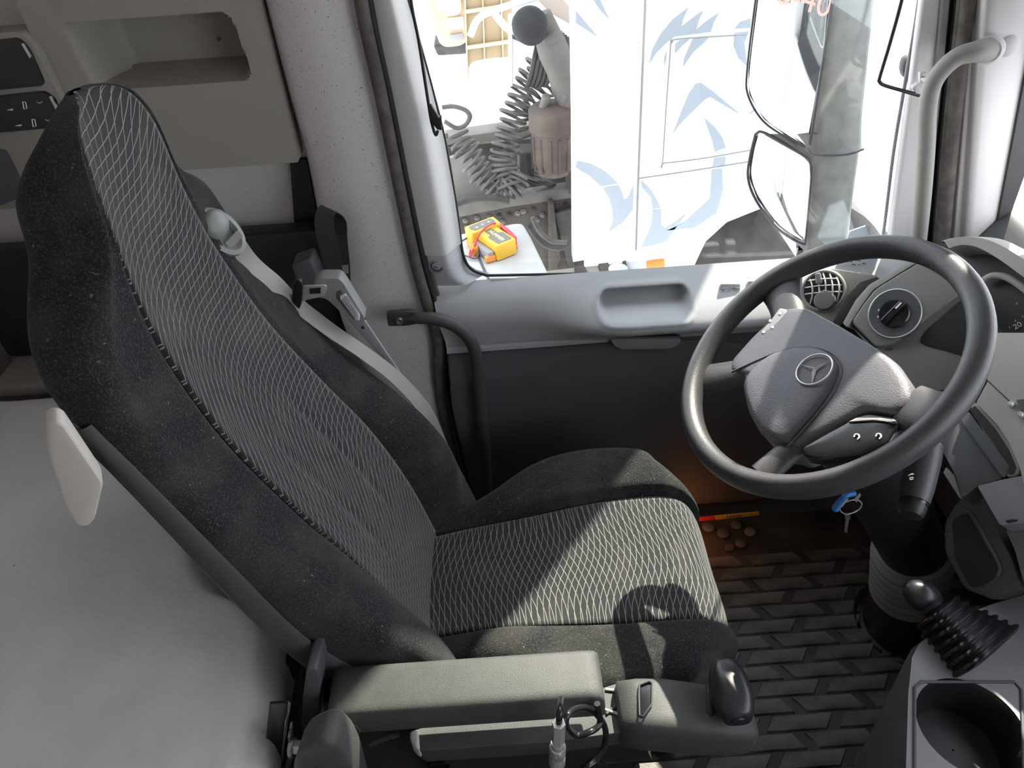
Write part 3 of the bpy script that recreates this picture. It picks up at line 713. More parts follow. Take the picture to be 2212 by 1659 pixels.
tube('pocket_rim', [at(a, b, pl=((.16, -.30, .5425), (-.12, 0, 1))) for a, b in ((1381, 1480), (1402, 1472), (1409, 1475), (1408, 1520), (1390, 1548), (1381, 1545), (1380, 1500), (1381, 1480))], .0015, M_['shell'], hpk, sm=False, sides=6)
slab('knob_slot', [(1527, 1478), (1545, 1474), (1548, 1540), (1536, 1545), (1528, 1538)], M_['black'], sa, pl=((.25, -.30, .5290), (.12, 0, 1)), th=.006, bevel=.001)
# knob
kc = at(1578, 1492, pl=((.27, -.30, .555), (0, 0, 1)))
rings = []
for i in range(17):
    t = i / 16; yy = lerp(.042, -.042, t); s = math.sin(math.pi * (.08 + .84 * t)) ** .38
    wx = .030 * s * (1 - .12 * (1 - t)); hz = .026 * s
    rings.append([kc + V((wx * math.copysign(abs(math.cos(a)) ** .75, math.cos(a)), yy, hz * math.copysign(abs(math.sin(a)) ** .75, math.sin(a)))) for a in [2*math.pi*k/28 for k in range(28)]])
skb = loft('selector_knob', rings, M_['knob'], sa, sharp=70)
lathe('knob_button', [(.0115, 0), (.0105, .002), (.0001, .001)], kc + V((0, -.0405, -.004)), (0.1, -1, -.2), M_['black'], skb, sides=20)
box('knob_stem', kc + V((.004, 0, -.032)), (.026, .05, .03), M_['black'], skb, bevel=.004)
# ================================================================== coiled air hose with chrome coupling
ah = thing('coiled_air_hose', 'black coiled air hose looped over the shift arm with chrome coupling', 'air hose', tuple(at(1210, 1600, z=.42)))
hp = [at(1212, 1510, y=-.345), at(1209, 1540, y=-.372), at(1207, 1568, y=-.378)]
tube('hose_tail', hp, .0042, M_['gloss'], ah, sides=10)
cx = [at(1290, 1520, y=-.345), at(1296, 1560, y=-.352), at(1280, 1578, y=-.372), at(1245, 1588, y=-.376), at(1224, 1568, y=-.374), at(1226, 1545, y=-.366), at(1248, 1530, y=-.352), at(1275, 1532, y=-.345), at(1303, 1562, y=-.35), at(1308, 1600, y=-.358), at(1290, 1640, y=-.37), at(1262, 1662, y=-.38), at(1240, 1690, y=-.38), at(1255, 1668, y=-.36), at(1290, 1640, y=-.35), at(1312, 1668, y=-.35), at(1320, 1700, y=-.35)]
tube('hose_coil', cx, .0042, M_['gloss'], ah, n=10, sides=10)
ca0 = at(1207, 1562, y=-.378); cax = (at(1203, 1655, y=-.384) - ca0); L_c = cax.length; cax.normalize()
lathe('coupling_nut', [(.0086, 0), (.0086, .026 * L_c / .062)], ca0, cax, M_['chrome'], ah, sides=6)
lathe('coupling_neck', [(.0088, .44 * L_c), (.0092, .46 * L_c), (.0092, .52 * L_c)], ca0, cax, M_['chrome'], ah, sides=24)
lathe('coupling_collar', [(.0095, .52 * L_c), (.0108, .54 * L_c), (.0108, .68 * L_c), (.0098, .70 * L_c), (.0098, .76 * L_c), (.0108, .78 * L_c), (.0108, .92 * L_c), (.0095, .94 * L_c)], ca0, cax, M_['chrome'], ah, sides=30)
lathe('coupling_tip', [(.0065, .94 * L_c), (.0065, 1.0 * L_c), (.004, 1.02 * L_c)], ca0, cax, M_['chrome'], ah, sides=20)
# reed of a spring below the armrest
sg = thing('tension_spring', 'small thin tension spring hanging in the dark below the armrest', 'spring', tuple(at(825, 1600, y=-.28)))
a0, a1 = at(798, 1612, y=-.30), at(862, 1588, y=-.28); dirv = (a1 - a0); fr = frames([a0, a1])[0]
tube('spring_coil', [a0 + dirv * (k / 150) + (fr[1] * math.cos(k * .9) + fr[2] * math.sin(k * .9)) * .003 + V((0, 0, .004 * math.sin(math.pi * k / 150))) for k in range(151)], .0005, M_['steel'], sg, sm=False, sides=5)
# ================================================================== floor mat with raised treads
fm = thing('floor_mat', 'dirty black rubber floor mat with raised chevron treads', 'floor mat', (.6, 0, 0))
prism('mat_sheet', rpoly([V((.10, -.55, .004)), V((1.05, -.55, .004)), V((1.05, .33, .004)), V((.10, .33, .004))], .03), V((0, 0, -.006)), M_['mat_rub'], fm, bevel=.002)
tm = None; cnt = 0
PX, PY = .150, .037
for j in range(-15, 10):
    for i in range(0, 7):
        xc = .17 + i * PX + (j % 2) * PX * .5; yc = j * PY
        if not (.13 < xc < 1.0 and -.52 < yc < .30): continue
        if tm is None:
            hw, hl, sl = .0172, .0745, .022
            o2 = [(-hl + sl, -hw), (hl, -hw), (hl - sl, hw), (-hl, hw)]
            vv = [(x, y, 0) for x, y in o2] + [(x * .96, y * .82, .0042) for x, y in o2]
            me = bpy.data.meshes.new('tread_block'); me.from_pydata(vv, [], [(4, 5, 6, 7)] + [(k, (k+1) % 4, (k+1) % 4 + 4, k + 4) for k in range(4)]); me.materials.append(M_['mat_blk']); tm = me
            me2 = bpy.data.meshes.new('tread_block'); me2.from_pydata([(x, -y, z) for x, y, z in vv], [], [(7, 6, 5, 4)] + [(k + 4, (k+1) % 4 + 4, (k+1) % 4, k) for k in range(4)]); me2.materials.append(M_['mat_blk'])
        o = bpy.data.objects.new('tread_block', tm if (j // 1) % 2 == 0 else me2); o.location = (xc, yc, .0045)
        COL.objects.link(o); o.parent = fm; o.matrix_parent_inverse = Matrix.Translation(-fm.location); cnt += 1
# studs in the step well by the door
for k, (a, b, r) in enumerate(((1562, 1153, .016), (1530, 1140, .016), (1590, 1135, .014), (1600, 1175, .014), (1620, 1150, .014), (1575, 1185, .012))):
    lathe('stud', [(r, 0), (r * .97, .004), (r * .8, .006), (.0001, .0065)], at(a, b, z=.004), (0, 0, 1), M_['mat_blk'], fm, sides=20)
# door-sill reflector strip and step lamp
rs = thing('reflector_strip', 'red and yellow warning strip low on the door above the step', 'reflector', tuple(at(1575, 1115, y=.40)))
slab('red_field', [(1490, 1121), (1543, 1116), (1544, 1123), (1490, 1128)], M_['red'], rs, th=.004, y=.400, bevel=0)
yf_ = slab('yellow_field', [(1544, 1116), (1640, 1107), (1640, 1113), (1545, 1123)], M_['yellow'], rs, th=.004, y=.400, bevel=0)
for k, a in enumerate((1571, 1577, 1583, 1589, 1595, 1600)):
    slab('print', [(a, 1116 - k * .5), (a + 2.2, 1115.5 - k * .5), (a + 1, 1119 - k * .5), (a - 1, 1119.5 - k * .5)], M_['black'], yf_, th=.002, y=.399, bevel=0)
lm = thing('step_lamp', 'small amber step lamp low in the door behind the seat cushion', 'lamp', tuple(at(1498, 1128, y=.39)))
lathe('lamp_lens', [(.012, 0), (.012, .006), (.008, .010), (.0001, .011)], at(1492, 1125, y=.392), (0, -1, -.3), emit('amber_lens', (1, .35, .05), 1.5), lm, sides=16)
ld = bpy.data.lights.new('step_lamp_light', 'POINT'); ld.energy = .014; ld.color = (1, .32, .06); ld.shadow_soft_size = .01
lo = bpy.data.objects.new('step_lamp_light', ld); lo.location = at(1516, 1132, y=.35); COL.objects.link(lo)
lo.parent = lm; lo.matrix_parent_inverse = Matrix.Translation(-lm.location)

for a, b, c_, d_, m in ((1308, 1489, 1361, 1496, 'trim_light'), (1296, 1529, 1359, 1550, 'trim_light'), (1310, 1542, 1358, 1500, 'door_dark'), (1340, 1566, 1358, 1552, 'door_dark')):
    tube('beam_rib', [at(a, b, z=.507), at(c_, d_, z=.507)], .0022, M_[m], sa, sm=False, sides=8)
# ================================================================== steering wheel
WC = V((.447, .018, .871)); TL = math.radians(38)
WN = V((-math.sin(TL), -.012, math.cos(TL))).normalized(); WE = V((math.cos(TL), 0, math.sin(TL))); WE = (WE - WN * WE.dot(WN)).normalized(); WS = WE.cross(WN)
wh = thing('steering_wheel', 'grey leather four-spoke steering wheel with star emblem on the hub', 'steering wheel', tuple(WC - WN * .05))
rings = []
for i in range(97):
    a = 2 * math.pi * i / 96; d = WE * math.cos(a) + WS * math.sin(a)
    rings.append([WC + d * (.209 + .0165 * math.cos(b)) + WN * (.0195 * math.sin(b)) for b in [2*math.pi*k/18 for k in range(18)]])
grid('rim', rings, M_['wheel'], wh, closed_v=True)
def z1(a, b): return (1440 + a / 2.86, 560 + b / 2.86)
WPL = (WC - WN * .012, WN)
def wp_(a, b, off=0.0): return at(*z1(a, b), pl=(WC + WN * (off - .012), WN))
def dome(name, pts, h, base, m, parent, steps=((1, 0), (.985, .45), (.95, .72), (.88, .86), (.7, .96), (.4, 1.0), (.02, 1.0)), c=None):
    c = c or sum(pts, V((0, 0, 0))) / len(pts); rings = [[p - WN * base for p in pts]]
    for s, q in steps: rings.append([c + (p - c) * s + WN * (h * q) for p in pts])
    return loft(name, rings, m, parent, sharp=45)
# hub pad
hubz = [(745, 312), (880, 318), (1080, 425), (1290, 552), (1440, 655), (1530, 790), (1548, 905), (1440, 985), (1250, 955), (1120, 1025), (960, 1110), (800, 1185), (742, 1160), (690, 1160), (590, 1090), (515, 960), (482, 800), (500, 735), (395, 705), (412, 640), (545, 490), (650, 395)]
hub = [wp_(a, b) for a, b in hubz]
hubo = rpoly(hub, .012, 3)
dome('hub_pad', hubo, .016, .05, M_['hub'], wh, c=wp_(930, 760))
airz = [(500, 735), (640, 600), (850, 545), (1000, 572), (1085, 665), (1060, 780), (930, 960), (745, 1155), (620, 1100), (530, 970), (490, 830)]
dome('airbag_cover', rpoly([wp_(a, b, .012) for a, b in airz], .02, 4), .014, .004, M_['hub'], wh, c=wp_(790, 830, .012))
tube('cover_crease', [wp_(a, b, .0155) for a, b in ((400, 698), (560, 625), (700, 570), (850, 543), (1000, 572), (1083, 665), (1050, 800), (930, 960), (750, 1155))], .0016, M_['shell'], wh, n=6, sides=6)
# spokes
def spoke(p, q, w0, w1, zo=.0):
    a, b = wp_(*p, zo), wp_(*q, zo); t = (b - a).normalized(); s = WN.cross(t); rings = []
    for i in range(13):
        u = i / 12; c = a.lerp(b, u); w = lerp(w0, w1, sstep(0, .6, u)); th = lerp(.015, .013, u)
        rings.append([c + s * (w * math.cos(k*2*math.pi/20)) + WN * (th * math.sin(k*2*math.pi/20) - .004 * u) for k in range(20)])
    return loft('spoke', rings, M_['wheel'], wh)
spoke((690, 110), (770, 420), .040, .028); spoke((150, 760), (600, 665), .030, .026)
spoke((590, 1335), (800, 1130), .022, .020); spoke((1740, 1000), (1480, 900), .040, .034)
# button pods
pod1 = dome('button_pod', rpoly([wp_(a, b, .010) for a, b in ((575, 470), (640, 395), (705, 305), (752, 316), (738, 375), (690, 425), (625, 470))], .004), .004, .01, M_['trim_grey'], wh)
pod2 = dome('button_pod', rpoly([wp_(a, b, .006) for a, b in ((830, 1180), (960, 1105), (1115, 1022), (1165, 985), (1260, 962), (1432, 992), (1410, 1070), (1370, 1150), (1200, 1215), (960, 1250), (860, 1235))], .006), .006, .01, M_['gloss'], wh)
for q in ((640, 380), (700, 335), (655, 420), (600, 450)):
    dome('button_icon', [wp_(q[0] + 9 * math.cos(k), q[1] + 9 * math.sin(k), .0145) for k in [2*math.pi*i/8 for i in range(8)]], .0006, .0, M_['white'], pod1)
dome('button', rpoly([wp_(a, b, .012) for a, b in ((1120, 1010), (1170, 985), (1330, 985), (1420, 1000), (1400, 1015), (1340, 1000), (1210, 1000))], .002), .003, .004, M_['trim_grey'], pod2)
for q in ((1175, 1098), (1310, 1095)):
    P = [wp_(q[0] + dx, q[1] + dy, .0135) for dx, dy in ((-18, 0), (-8, -16), (10, -14), (14, 2), (4, 16))]
    tube('phone_icon', P, .0011, M_['white'], pod2, n=4, sides=6)
# emblem: ring with three arms
EC = wp_(912, 680, .028)
emb = grid('emblem', [[EC + (WE * math.cos(a) + WS * math.sin(a)) * (.0262 + .0014 * math.cos(b)) + WN * (.0014 * math.sin(b)) for b in [2*math.pi*k/8 for k in range(8)]] for a in [2*math.pi*i/48 for i in range(48)]], M_['silver'], wh, closed_u=True, closed_v=True)
for k in range(3):
    a = 2 * math.pi * k / 3; d = WE * math.cos(a) + WS * math.sin(a); s = WN.cross(d)
    vs_ = [EC + s * .0036 - WN * .001, EC - s * .0036 - WN * .001, EC + d * .0258 - WN * .0005, EC + WN * .002]
    obj('emblem_arm', vs_, [(0, 2, 3), (1, 3, 2), (0, 3, 1), (0, 1, 2)], M_['silver'], emb, smooth=False)
# column shroud, boot and floor flange
clm = thing('steering_column', 'black steering column with ribbed grey boot and round floor flange', 'steering column', tuple(at(1945, 1350, z=0)))
B0 = at(1950, 1352, z=.0); T0 = at(1985, 1100, y=.03); ax = (T0 - B0)
lathe('floor_flange', [(.115, 0), (.113, .010), (.104, .016), (.096, .012), (.090, .016)], B0, ax * .4 + V((0, 0, .6)), M_['black'], clm, sides=40)
lathe('lower_tube', [(.085, .01), (.078, .10), (.070, .20)], B0, ax, M_['black'], clm, sides=32)
pr_ = []
L_a = ax.length
for k in range(25): pr_.append((.070 + (.005 if k % 4 in (1, 2) else -.003), .19 + k * .0075))
lathe('ribbed_boot', pr_, B0, ax, M_['trim_grey'], clm, sides=32, sharp=60)
rings = []
for t, r1, r2 in ((0, .060, .060), (.25, .068, .062), (.5, .078, .07), (.75, .085, .075), (1.0, .08, .07)):
    c = (B0 + ax.normalized() * .37).lerp(WC - WN * .055, t); tdir = ((WC - WN * .055) - B0).normalized(); s = V((0, 1, 0)); n_ = tdir.cross(s).normalized()
    rings.append([c + s * (r1 * math.cos(a)) + n_ * (r2 * math.sin(a)) for a in [2*math.pi*k/24 for k in range(24)]])
loft('column_shroud', rings, M_['black'], clm)
# right-hand stalk
st = thing('column_stalk', 'thick grey column stalk with black tip below the wheel rim', 'stalk', tuple(at(2000, 1000, y=-.10)))
s0, s1 = at(2003, 960, y=-.085), at(1971, 1098, y=-.165); sx_ = s1 - s0; LL = sx_.length
lathe('stalk_grip', [(.021, 0), (.0225, .25 * LL), (.0215, .7 * LL), (.0195, .9 * LL)], s0, sx_, M_['wheel'], st, sides=28)
lathe('stalk_ring', [(.0185, .9 * LL), (.0188, .93 * LL), (.0180, .95 * LL)], s0, sx_, M_['gloss'], st, sides=28)
lathe('stalk_tip', [(.0178, .95 * LL), (.0172, 1.05 * LL), (.014, 1.11 * LL), (.006, 1.14 * LL), (.0001, 1.145 * LL)], s0, sx_, M_['black'], st, sides=28)
q0 = at(1965, 1030, y=-.125) - V((0, .022, -.004))
tube('wiper_icon', [at(1962, 1027, y=-.148), at(1968, 1024, y=-.148), at(1973, 1024, y=-.147)], .0009, M_['white'], st, sides=6)
tube('wiper_icon', [at(1965, 1032, y=-.148), at(1972, 1031, y=-.148), at(1972, 1035, y=-.148), at(1966, 1036, y=-.148), at(1965, 1032, y=-.148)], .0008, M_['white'], st, sm=False, sides=6)
# keys in the ignition
ky = thing('key_ring', 'bunch of keys with blue fob hanging below the steering wheel', 'keys', tuple(at(1835, 1110, y=-.05)))
grid('key_hoop', [[at(1838, 1095, y=-.05) + V((.017 * math.cos(a), 0, .017 * math.sin(a))) + V((math.cos(a), 0, math.sin(a))) * (.0011 * math.cos(b)) + V((0, .0011 * math.sin(b), 0)) for b in [2*math.pi*k/6 for k in range(6)]] for a in [2*math.pi*i/24 for i in range(24)]], M_['chrome'], ky, closed_u=True, closed_v=True)
tube('blue_fob', [at(1846, 1066, y=-.055), at(1826, 1072, y=-.06), at(1804, 1096, y=-.06), at(1808, 1101, y=-.06)], .0045, M_['blue'], ky, sides=10)
slab('fob_label', [(1822, 1080), (1834, 1078), (1820, 1096), (1810, 1097)], M_['trim_grey'], ky, th=.003, y=-.058, bevel=.001)
slab('key_blade', [(1828, 1122), (1834, 1124), (1830, 1152), (1825, 1150)], M_['steel'], ky, th=.002, y=-.055, bevel=0)
slab('key_blade', [(1846, 1080), (1858, 1066), (1860, 1070), (1850, 1086)], M_['chrome'], ky, th=.002, y=-.057, bevel=0)
slab('key_head', [(1824, 1112), (1836, 1110), (1838, 1122), (1828, 1126)], M_['steel'], ky, th=.003, y=-.054, bevel=.001)
# ================================================================== dashboard
da = thing('dashboard', 'grey wrap-around truck dashboard with light switch, hood and tray slot', 'dashboard', (.9, .1, .3))
PA = ((.672, .235, .780), (-.66, -.48, .58))
def z2(a, b): return (1780 + a / 5.12, 480 + b / 5.12)
def sl2(name, pts, m, pl, par=None, **k): return slab(name, [z2(a, b) for a, b in pts], m, par or da, pl=pl, **k)
def off(pl, d): n = V(pl[1]).normalized(); return (V(pl[0]) + n * d, n)
# back body that closes the dash towards the windscreen
prism('dash_body', [V((.90, .50, .72)), V((.95, .50, .20)), V((1.24, .50, .20)), V((1.24, .50, .84)), V((.98, .50, .84))], V((0, -2.2, 0)), M_['dash_dark'], da, bevel=.02)
sl2('switch_panel', [(300, 1105), (430, 905), (560, 740), (800, 590), (1050, 440), (1420, 560), (1560, 740), (1130, 1060), (860, 1270), (760, 1335), (700, 1365), (570, 1385)], M_['dash'], PA, th=.05, rnd=.008, bevel=.004)
sl2('panel_frame', [(205, 1120), (350, 860), (500, 690), (760, 540), (985, 410), (1060, 425), (800, 585), (545, 745), (420, 915), (260, 1165)], M_['dash_light'], off(PA, -.003), th=.06, rnd=.004, bevel=.004)
sl2('panel_gap', [(90, 1100), (230, 830), (400, 655), (590, 600), (560, 680), (400, 830), (240, 1120), (180, 1140)], M_['rubber'], off(PA, -.022), th=.03, bevel=.002)
sl2('lower_fascia', [(300, 1150), (570, 1395), (760, 1350), (1500, 775), (1600, 900), (1640, 1500), (1560, 1800), (1100, 1900), (700, 1600)], M_['dash'], off(PA, -.010), th=.05, rnd=.006, bevel=.004)
sl2('knee_cave', [(1065, 1290), (1140, 1180), (1530, 850), (1620, 1000), (1600, 1500), (1350, 1425), (1150, 1375), (1070, 1340)], M_['black'], off(PA, -.0085), th=.01, rnd=.006, bevel=.001)
sl2('fascia_slot', [(670, 1405), (755, 1395), (750, 1404), (680, 1411)], M_['black'], off(PA, -.0085), th=.003, bevel=0)
# rotary light switch
SC = at(*z2(790, 1015), pl=PA); SN = V(PA[1]).normalized()
lsr = lathe('light_switch', [(.0435, -.01), (.0435, .004), (.0405, .0065), (.036, .006)], SC, SN, M_['dash_dark'], da, sides=40)
lathe('light_switch_dial', [(.0355, -.01), (.0355, .0055), (.0285, .0058), (.027, .004)], SC, SN, M_['shell'], lsr, sides=40)
lathe('light_switch_knob', [(.0255, -.005), (.0255, .008), (.0235, .010), (.0001, .0105)], SC, SN, M_['gloss'], lsr, sides=36)
kd = (at(*z2(870, 930), pl=PA) - at(*z2(700, 1100), pl=PA)).normalized(); kside = SN.cross(kd)
prism('switch_grip', [SC + SN * .009 + kd * a + kside * b for a, b in ((-.024, -.006), (.024, -.006), (.024, .006), (-.024, .006))], SN * .012, M_['gloss'], lsr, bevel=.003)
prism('grip_mark', [SC + SN * .0212 + kd * a + kside * b for a, b in ((.008, -.0015), (.021, -.0015), (.021, .0015), (.008, .0015))], SN * .0004, M_['white'], lsr, bevel=0)
grid('switch_bezel', [[SC + (va0 * math.cos(a) + vb0 * math.sin(a)) * (.0425 + .0014 * math.cos(b)) + SN * (.0055 + .0014 * math.sin(b)) for b in [2*math.pi*k/8 for k in range(8)]] for va0, vb0 in ((SN.orthogonal().normalized(), SN.cross(SN.orthogonal().normalized())),) for a in [2*math.pi*i/48 for i in range(48)]], M_['silver'], lsr, closed_u=True, closed_v=True)
def ring_icon(name, zx, zy, rx, ry, o=.0068):
    c = at(*z2(zx, zy), pl=off(PA, o)); a0 = rt; a1 = up
    tube(name, [c + a0 * (rx * math.cos(t)) + a1 * (ry * math.sin(t)) for t in [2*math.pi*k/12 for k in range(13)]], .0006, M_['white'], lsr, sm=False, sides=5)
ring_icon('icon_zero', 880, 898, .0016, .0026)
for a, b in ((922, 955), (938, 1022), (612, 972), (605, 1045)):
    sl2('icon_lamp', [(a - 16, b - 10), (a + 4, b - 12), (a + 14, b), (a + 4, b + 12), (a - 16, b + 10)], M_['white'], off(PA, .0070), par=lsr, th=.0005, bevel=0)
for k in range(8):
    t = 2*math.pi*k/8; sl2('icon_sun', [(725 + 10*math.cos(t) - 2, 1030 + 10*math.sin(t)), (725 + 22*math.cos(t), 1030 + 22*math.sin(t) - 2), (725 + 22*math.cos(t), 1030 + 22*math.sin(t) + 2)], M_['white'], off(PA, .0112), par=lsr, th=.0004, bevel=0)
# vent block at the door end
PV = ((.625, .385, .735), (-.50, -.62, .60))
vb = thing('corner_vent', 'round white-ribbed air vent in a grey block at the dash corner', 'air vent', tuple(at(1790, 690, pl=PV)))
slab('vent_block', [(1738, 600), (1762, 585), (1795, 580), (1900, 596), (1858, 612), (1830, 650), (1798, 705), (1765, 700), (1738, 660)], M_['dash_light'], vb, pl=PV, th=.08, rnd=.01, bevel=.006)
VC = at(1779, 628, pl=PV); VN = V(PV[1]).normalized()
lathe('vent_collar', [(.042, -.002), (.042, .004), (.039, .006), (.036, .003), (.034, -.012)], VC, VN, M_['dash_light'], vb, sides=36)
lathe('vent_well', [(.036, .0025), (.034, .003), (.0001, .0028)], VC, VN, M_['black'], vb, sides=30)
va = VN.orthogonal().normalized(); va = (rt - VN * rt.dot(VN)).normalized(); vb2 = VN.cross(va)
for k in range(5):
    o_ = -.024 + k * .012; h = math.sqrt(.034**2 - o_**2)
    tube('vent_rib', [VC + vb2 * (h * t) + va * (o_ + .006 * (1 - t * t)) + VN * (.004 + .010 * (1 - t * t)) for t in (-1, -.6, -.2, .2, .6, 1)], .0015, M_['grille'], vb, n=4, sides=6)
for k in range(3):
    o_ = -.005 + k * .013; h = math.sqrt(.034**2 - o_**2)
    tube('vent_rib', [VC - vb2 * o_ * -1 + va * (h * t) + VN * (.004 + .011 * (1 - t * t)) for t in (-1, -.6, -.2, .2, .6, 1)], .0013, M_['grille'], vb, n=4, sides=6)
lathe('vent_thumbwheel', [(.020, .004), (.020, .012), (.017, .016), (.0001, .017)], VC - vb2 * 0 + (at(1783, 650, pl=PV) - VC) , VN, M_['dash'], vb, sides=28)
slab('vent_tab', [(1760, 590), (1772, 588), (1776, 612), (1762, 614)], M_['buckle'], vb, pl=off(PV, .016), th=.01, rnd=.004, bevel=.002)
# instrument hood
PH = ((.83, .20, .86), (-.80, -.30, .52))
hs_ = [z2(a, b) for a, b in ((1290, 215), (1400, 180), (1560, 160), (1800, 165), (2000, 200), (2212, 300), (2550, 460), (3000, 700), (3500, 1000))]
hi_ = [z2(a, b) for a, b in ((1380, 290), (1460, 262), (1560, 250), (1720, 285), (1950, 420), (2212, 610), (2500, 800), (2950, 1050), (3450, 1320))]
O_ = spline([at(a, b, pl=PH) for a, b in hs_], 5); I_ = spline([at(a, b, pl=off(PH, .012)) for a, b in hi_], 5)
nn = -V(PH[1]).normalized()
rows = [[p + nn * .22 + V((0, 0, -.02)) for p in O_], [p + nn * .05 for p in O_], O_, [a.lerp(b, .5) + V((0, 0, .006)) - nn * .006 for a, b in zip(O_, I_)], I_, [p + nn * .008 for p in I_], [p + nn * .10 for p in I_]]
grid('instrument_hood', rows, M_['dash_light'], da, sharp=50)
slab('cluster_well', [z2(a, b) for a, b in ((1380, 300), (1560, 255), (1800, 320), (2212, 610), (2500, 850), (3400, 1350), (3400, 1700), (1700, 1500), (1500, 800))], M_['shell'], da, pl=off(PH, -.055), th=.02, bevel=0)
l_ = [at(*z2(a, b), pl=off(PH, -.02)) for a, b in ((1770, 640), (1840, 600), (1930, 592), (2050, 625), (2212, 735), (2400, 900))]
tube('lens_frame', l_, .006, M_['dash_light'], da, n=6, sides=10)
gf_ = slab('gauge_face', [z2(a, b) for a, b in ((1790, 650), (1930, 610), (2212, 760), (2400, 900), (2400, 1290), (2020, 1290), (1900, 1100))], M_['black'], da, pl=off(PH, -.035), th=.01, bevel=0)
for a, b in ((2115, 1090), (2050, 1165), (2195, 1045), (2130, 900)):
    sl2('gauge_tick', [(a - 6, b - 12), (a - 1, b - 14), (a + 8, b + 8), (a + 3, b + 10)], M_['trim_light'], off(PH, -.034), par=gf_, th=.0006, bevel=0)
def text(name, s, loc, right, upv, size, m, parent):
    cu = bpy.data.curves.new(name, 'FONT'); cu.body = s; cu.size = size; cu.align_x = 'CENTER'; cu.align_y = 'CENTER'; cu.extrude = .0003
    o = bpy.data.objects.new(name, cu); COL.objects.link(o); dg = bpy.context.evaluated_depsgraph_get()
    me = bpy.data.meshes.new_from_object(o.evaluated_get(dg)); bpy.data.objects.remove(o)
    n = right.cross(upv).normalized(); R_m = Matrix((right.normalized(), n.cross(right).normalized(), n)).transposed().to_4x4(); R_m.translation = loc
    me.transform(R_m); me.materials.clear(); me.materials.append(m)
    o = bpy.data.objects.new(name, me); place(o, parent); return o
gx = (at(*z2(2180, 1120), pl=off(PH, -.034)) - at(*z2(2110, 1160), pl=off(PH, -.034))).normalized(); gy = (V(PH[1]).normalized().cross(gx))
text('gauge_number', '20', at(*z2(2140, 1145), pl=off(PH, -.0335)), gx, gy, .013, M_['trim_light'], gf_)
# right-hand lower fascia with the tray slot
PB = ((.720, -.05, .700), (-.70, -.22, .68))
def z3(a, b): return (1900 + a / 3.074, 800 + b / 3.074)
def sl3(name, pts, m, pl, **k): return slab(name, [z3(a, b) for a, b in pts], m, da, pl=pl, **k)
sl3('fascia_wing', [(190, 30), (410, 35), (500, 85), (640, 215), (500, 330), (390, 490), (440, 600), (330, 250), (270, 130)], M_['dash'], off(PB, -.03), th=.05, rnd=.004, bevel=.003)
sl3('fascia_recess', [(200, 40), (400, 45), (440, 110), (340, 250), (270, 140)], M_['black'], off(PB, -.028), th=.004, rnd=.003, bevel=0)
sl3('centre_fascia', [(640, 215), (720, 70), (600, -250), (2300, -250), (2300, 560), (1300, 700), (959, 760), (930, 640), (860, 480), (780, 360)], M_['dash_light'], PB, th=.05, rnd=.004, bevel=.004)
sl3('fascia_joint', [(716, 72), (722, 66), (900, 235), (896, 243)], M_['shell'], off(PB, .0008), th=.001, bevel=0)
sl3('tray_lip', [(600, 240), (640, 205), (790, 370), (880, 500), (940, 640), (915, 695), (870, 710), (840, 700)], M_['dash_light'], off(PB, -.010), th=.04, rnd=.006, bevel=.003)
sl3('tray_slot', [(600, 262), (632, 232), (770, 390), (860, 530), (905, 640), (890, 690), (850, 690), (862, 640)], M_['black'], off(PB, -.0085), th=.004, rnd=.004, bevel=0)
sl3('tray_blade', [(540, 335), (590, 275), (865, 640), (848, 650), (845, 690), (820, 715)], M_['dash_dark'], off(PB, -.0075), th=.02, rnd=.003, bevel=.002)
sl3('column_cowl', [(390, 490), (500, 330), (545, 335), (825, 715), (650, 770), (545, 850), (505, 700), (450, 600)], M_['dash_dark'], off(PB, -.014), th=.05, rnd=.006, bevel=.006)
sl3('cowl_edge', [(440, 640), (500, 700), (545, 850), (530, 850), (420, 680)], M_['dash_light'], off(PB, -.03), th=.01, bevel=.002)
sl3('lower_fascia', [(648, 768), (825, 722), (1000, 690), (1300, 640), (2300, 500), (2300, 820), (1300, 960), (960, 1012), (800, 1030)], M_['console'], off(PB, -.010), th=.05, rnd=.004, bevel=.004)
sl3('fascia_slot', [(838, 998), (880, 988), (918, 990), (912, 1002), (860, 1010), (840, 1006)], M_['black'], off(PB, -.0088), th=.001, bevel=0)
PK = ((.725, -.10, .56), (-.80, -.30, .52))
sl3('knee_panel', [(490, 905), (560, 830), (612, 805), (640, 800), (790, 1080), (880, 1250), (945, 1450), (885, 1465), (760, 1530), (560, 1450), (430, 1200), (430, 1010)], M_['dash_dark'], PK, th=.06, rnd=.008, bevel=.006)
sl3('knee_pocket', [(480, 1000), (560, 945), (605, 955), (800, 1300), (780, 1370), (680, 1440), (600, 1440), (500, 1250)], M_['black'], off(PK, .0006), th=.002, rnd=.008, bevel=0)
tube('pocket_lip', [at(*z3(a, b), pl=off(PK, .002)) for a, b in ((560, 945), (605, 955), (700, 1120), (795, 1295), (780, 1365))], .0035, M_['dash_dark'], da, sides=8)
sl3('side_fascia', [(835, 1055), (1000, 1030), (1300, 1000), (2300, 900), (2300, 1500), (1300, 1500), (959, 1420), (900, 1200)], M_['console'], off(PK, .012), th=.05, rnd=.004, bevel=.003)
# hinge pins on the fascia
for a, b in ((880, 228), (945, 300)):
    lathe('hinge_pin', [(.0045, -.004), (.0045, .006), (.003, .008), (.0001, .008)], at(*z3(a, b), pl=PB), PB[1], M_['chrome'], da, sides=12)
sl3('fascia_flap', [(905, 195), (1500, 150), (1500, 310), (959, 310)], M_['dash_dark'], off(PB, .004), th=.01, rnd=.002, bevel=.002)
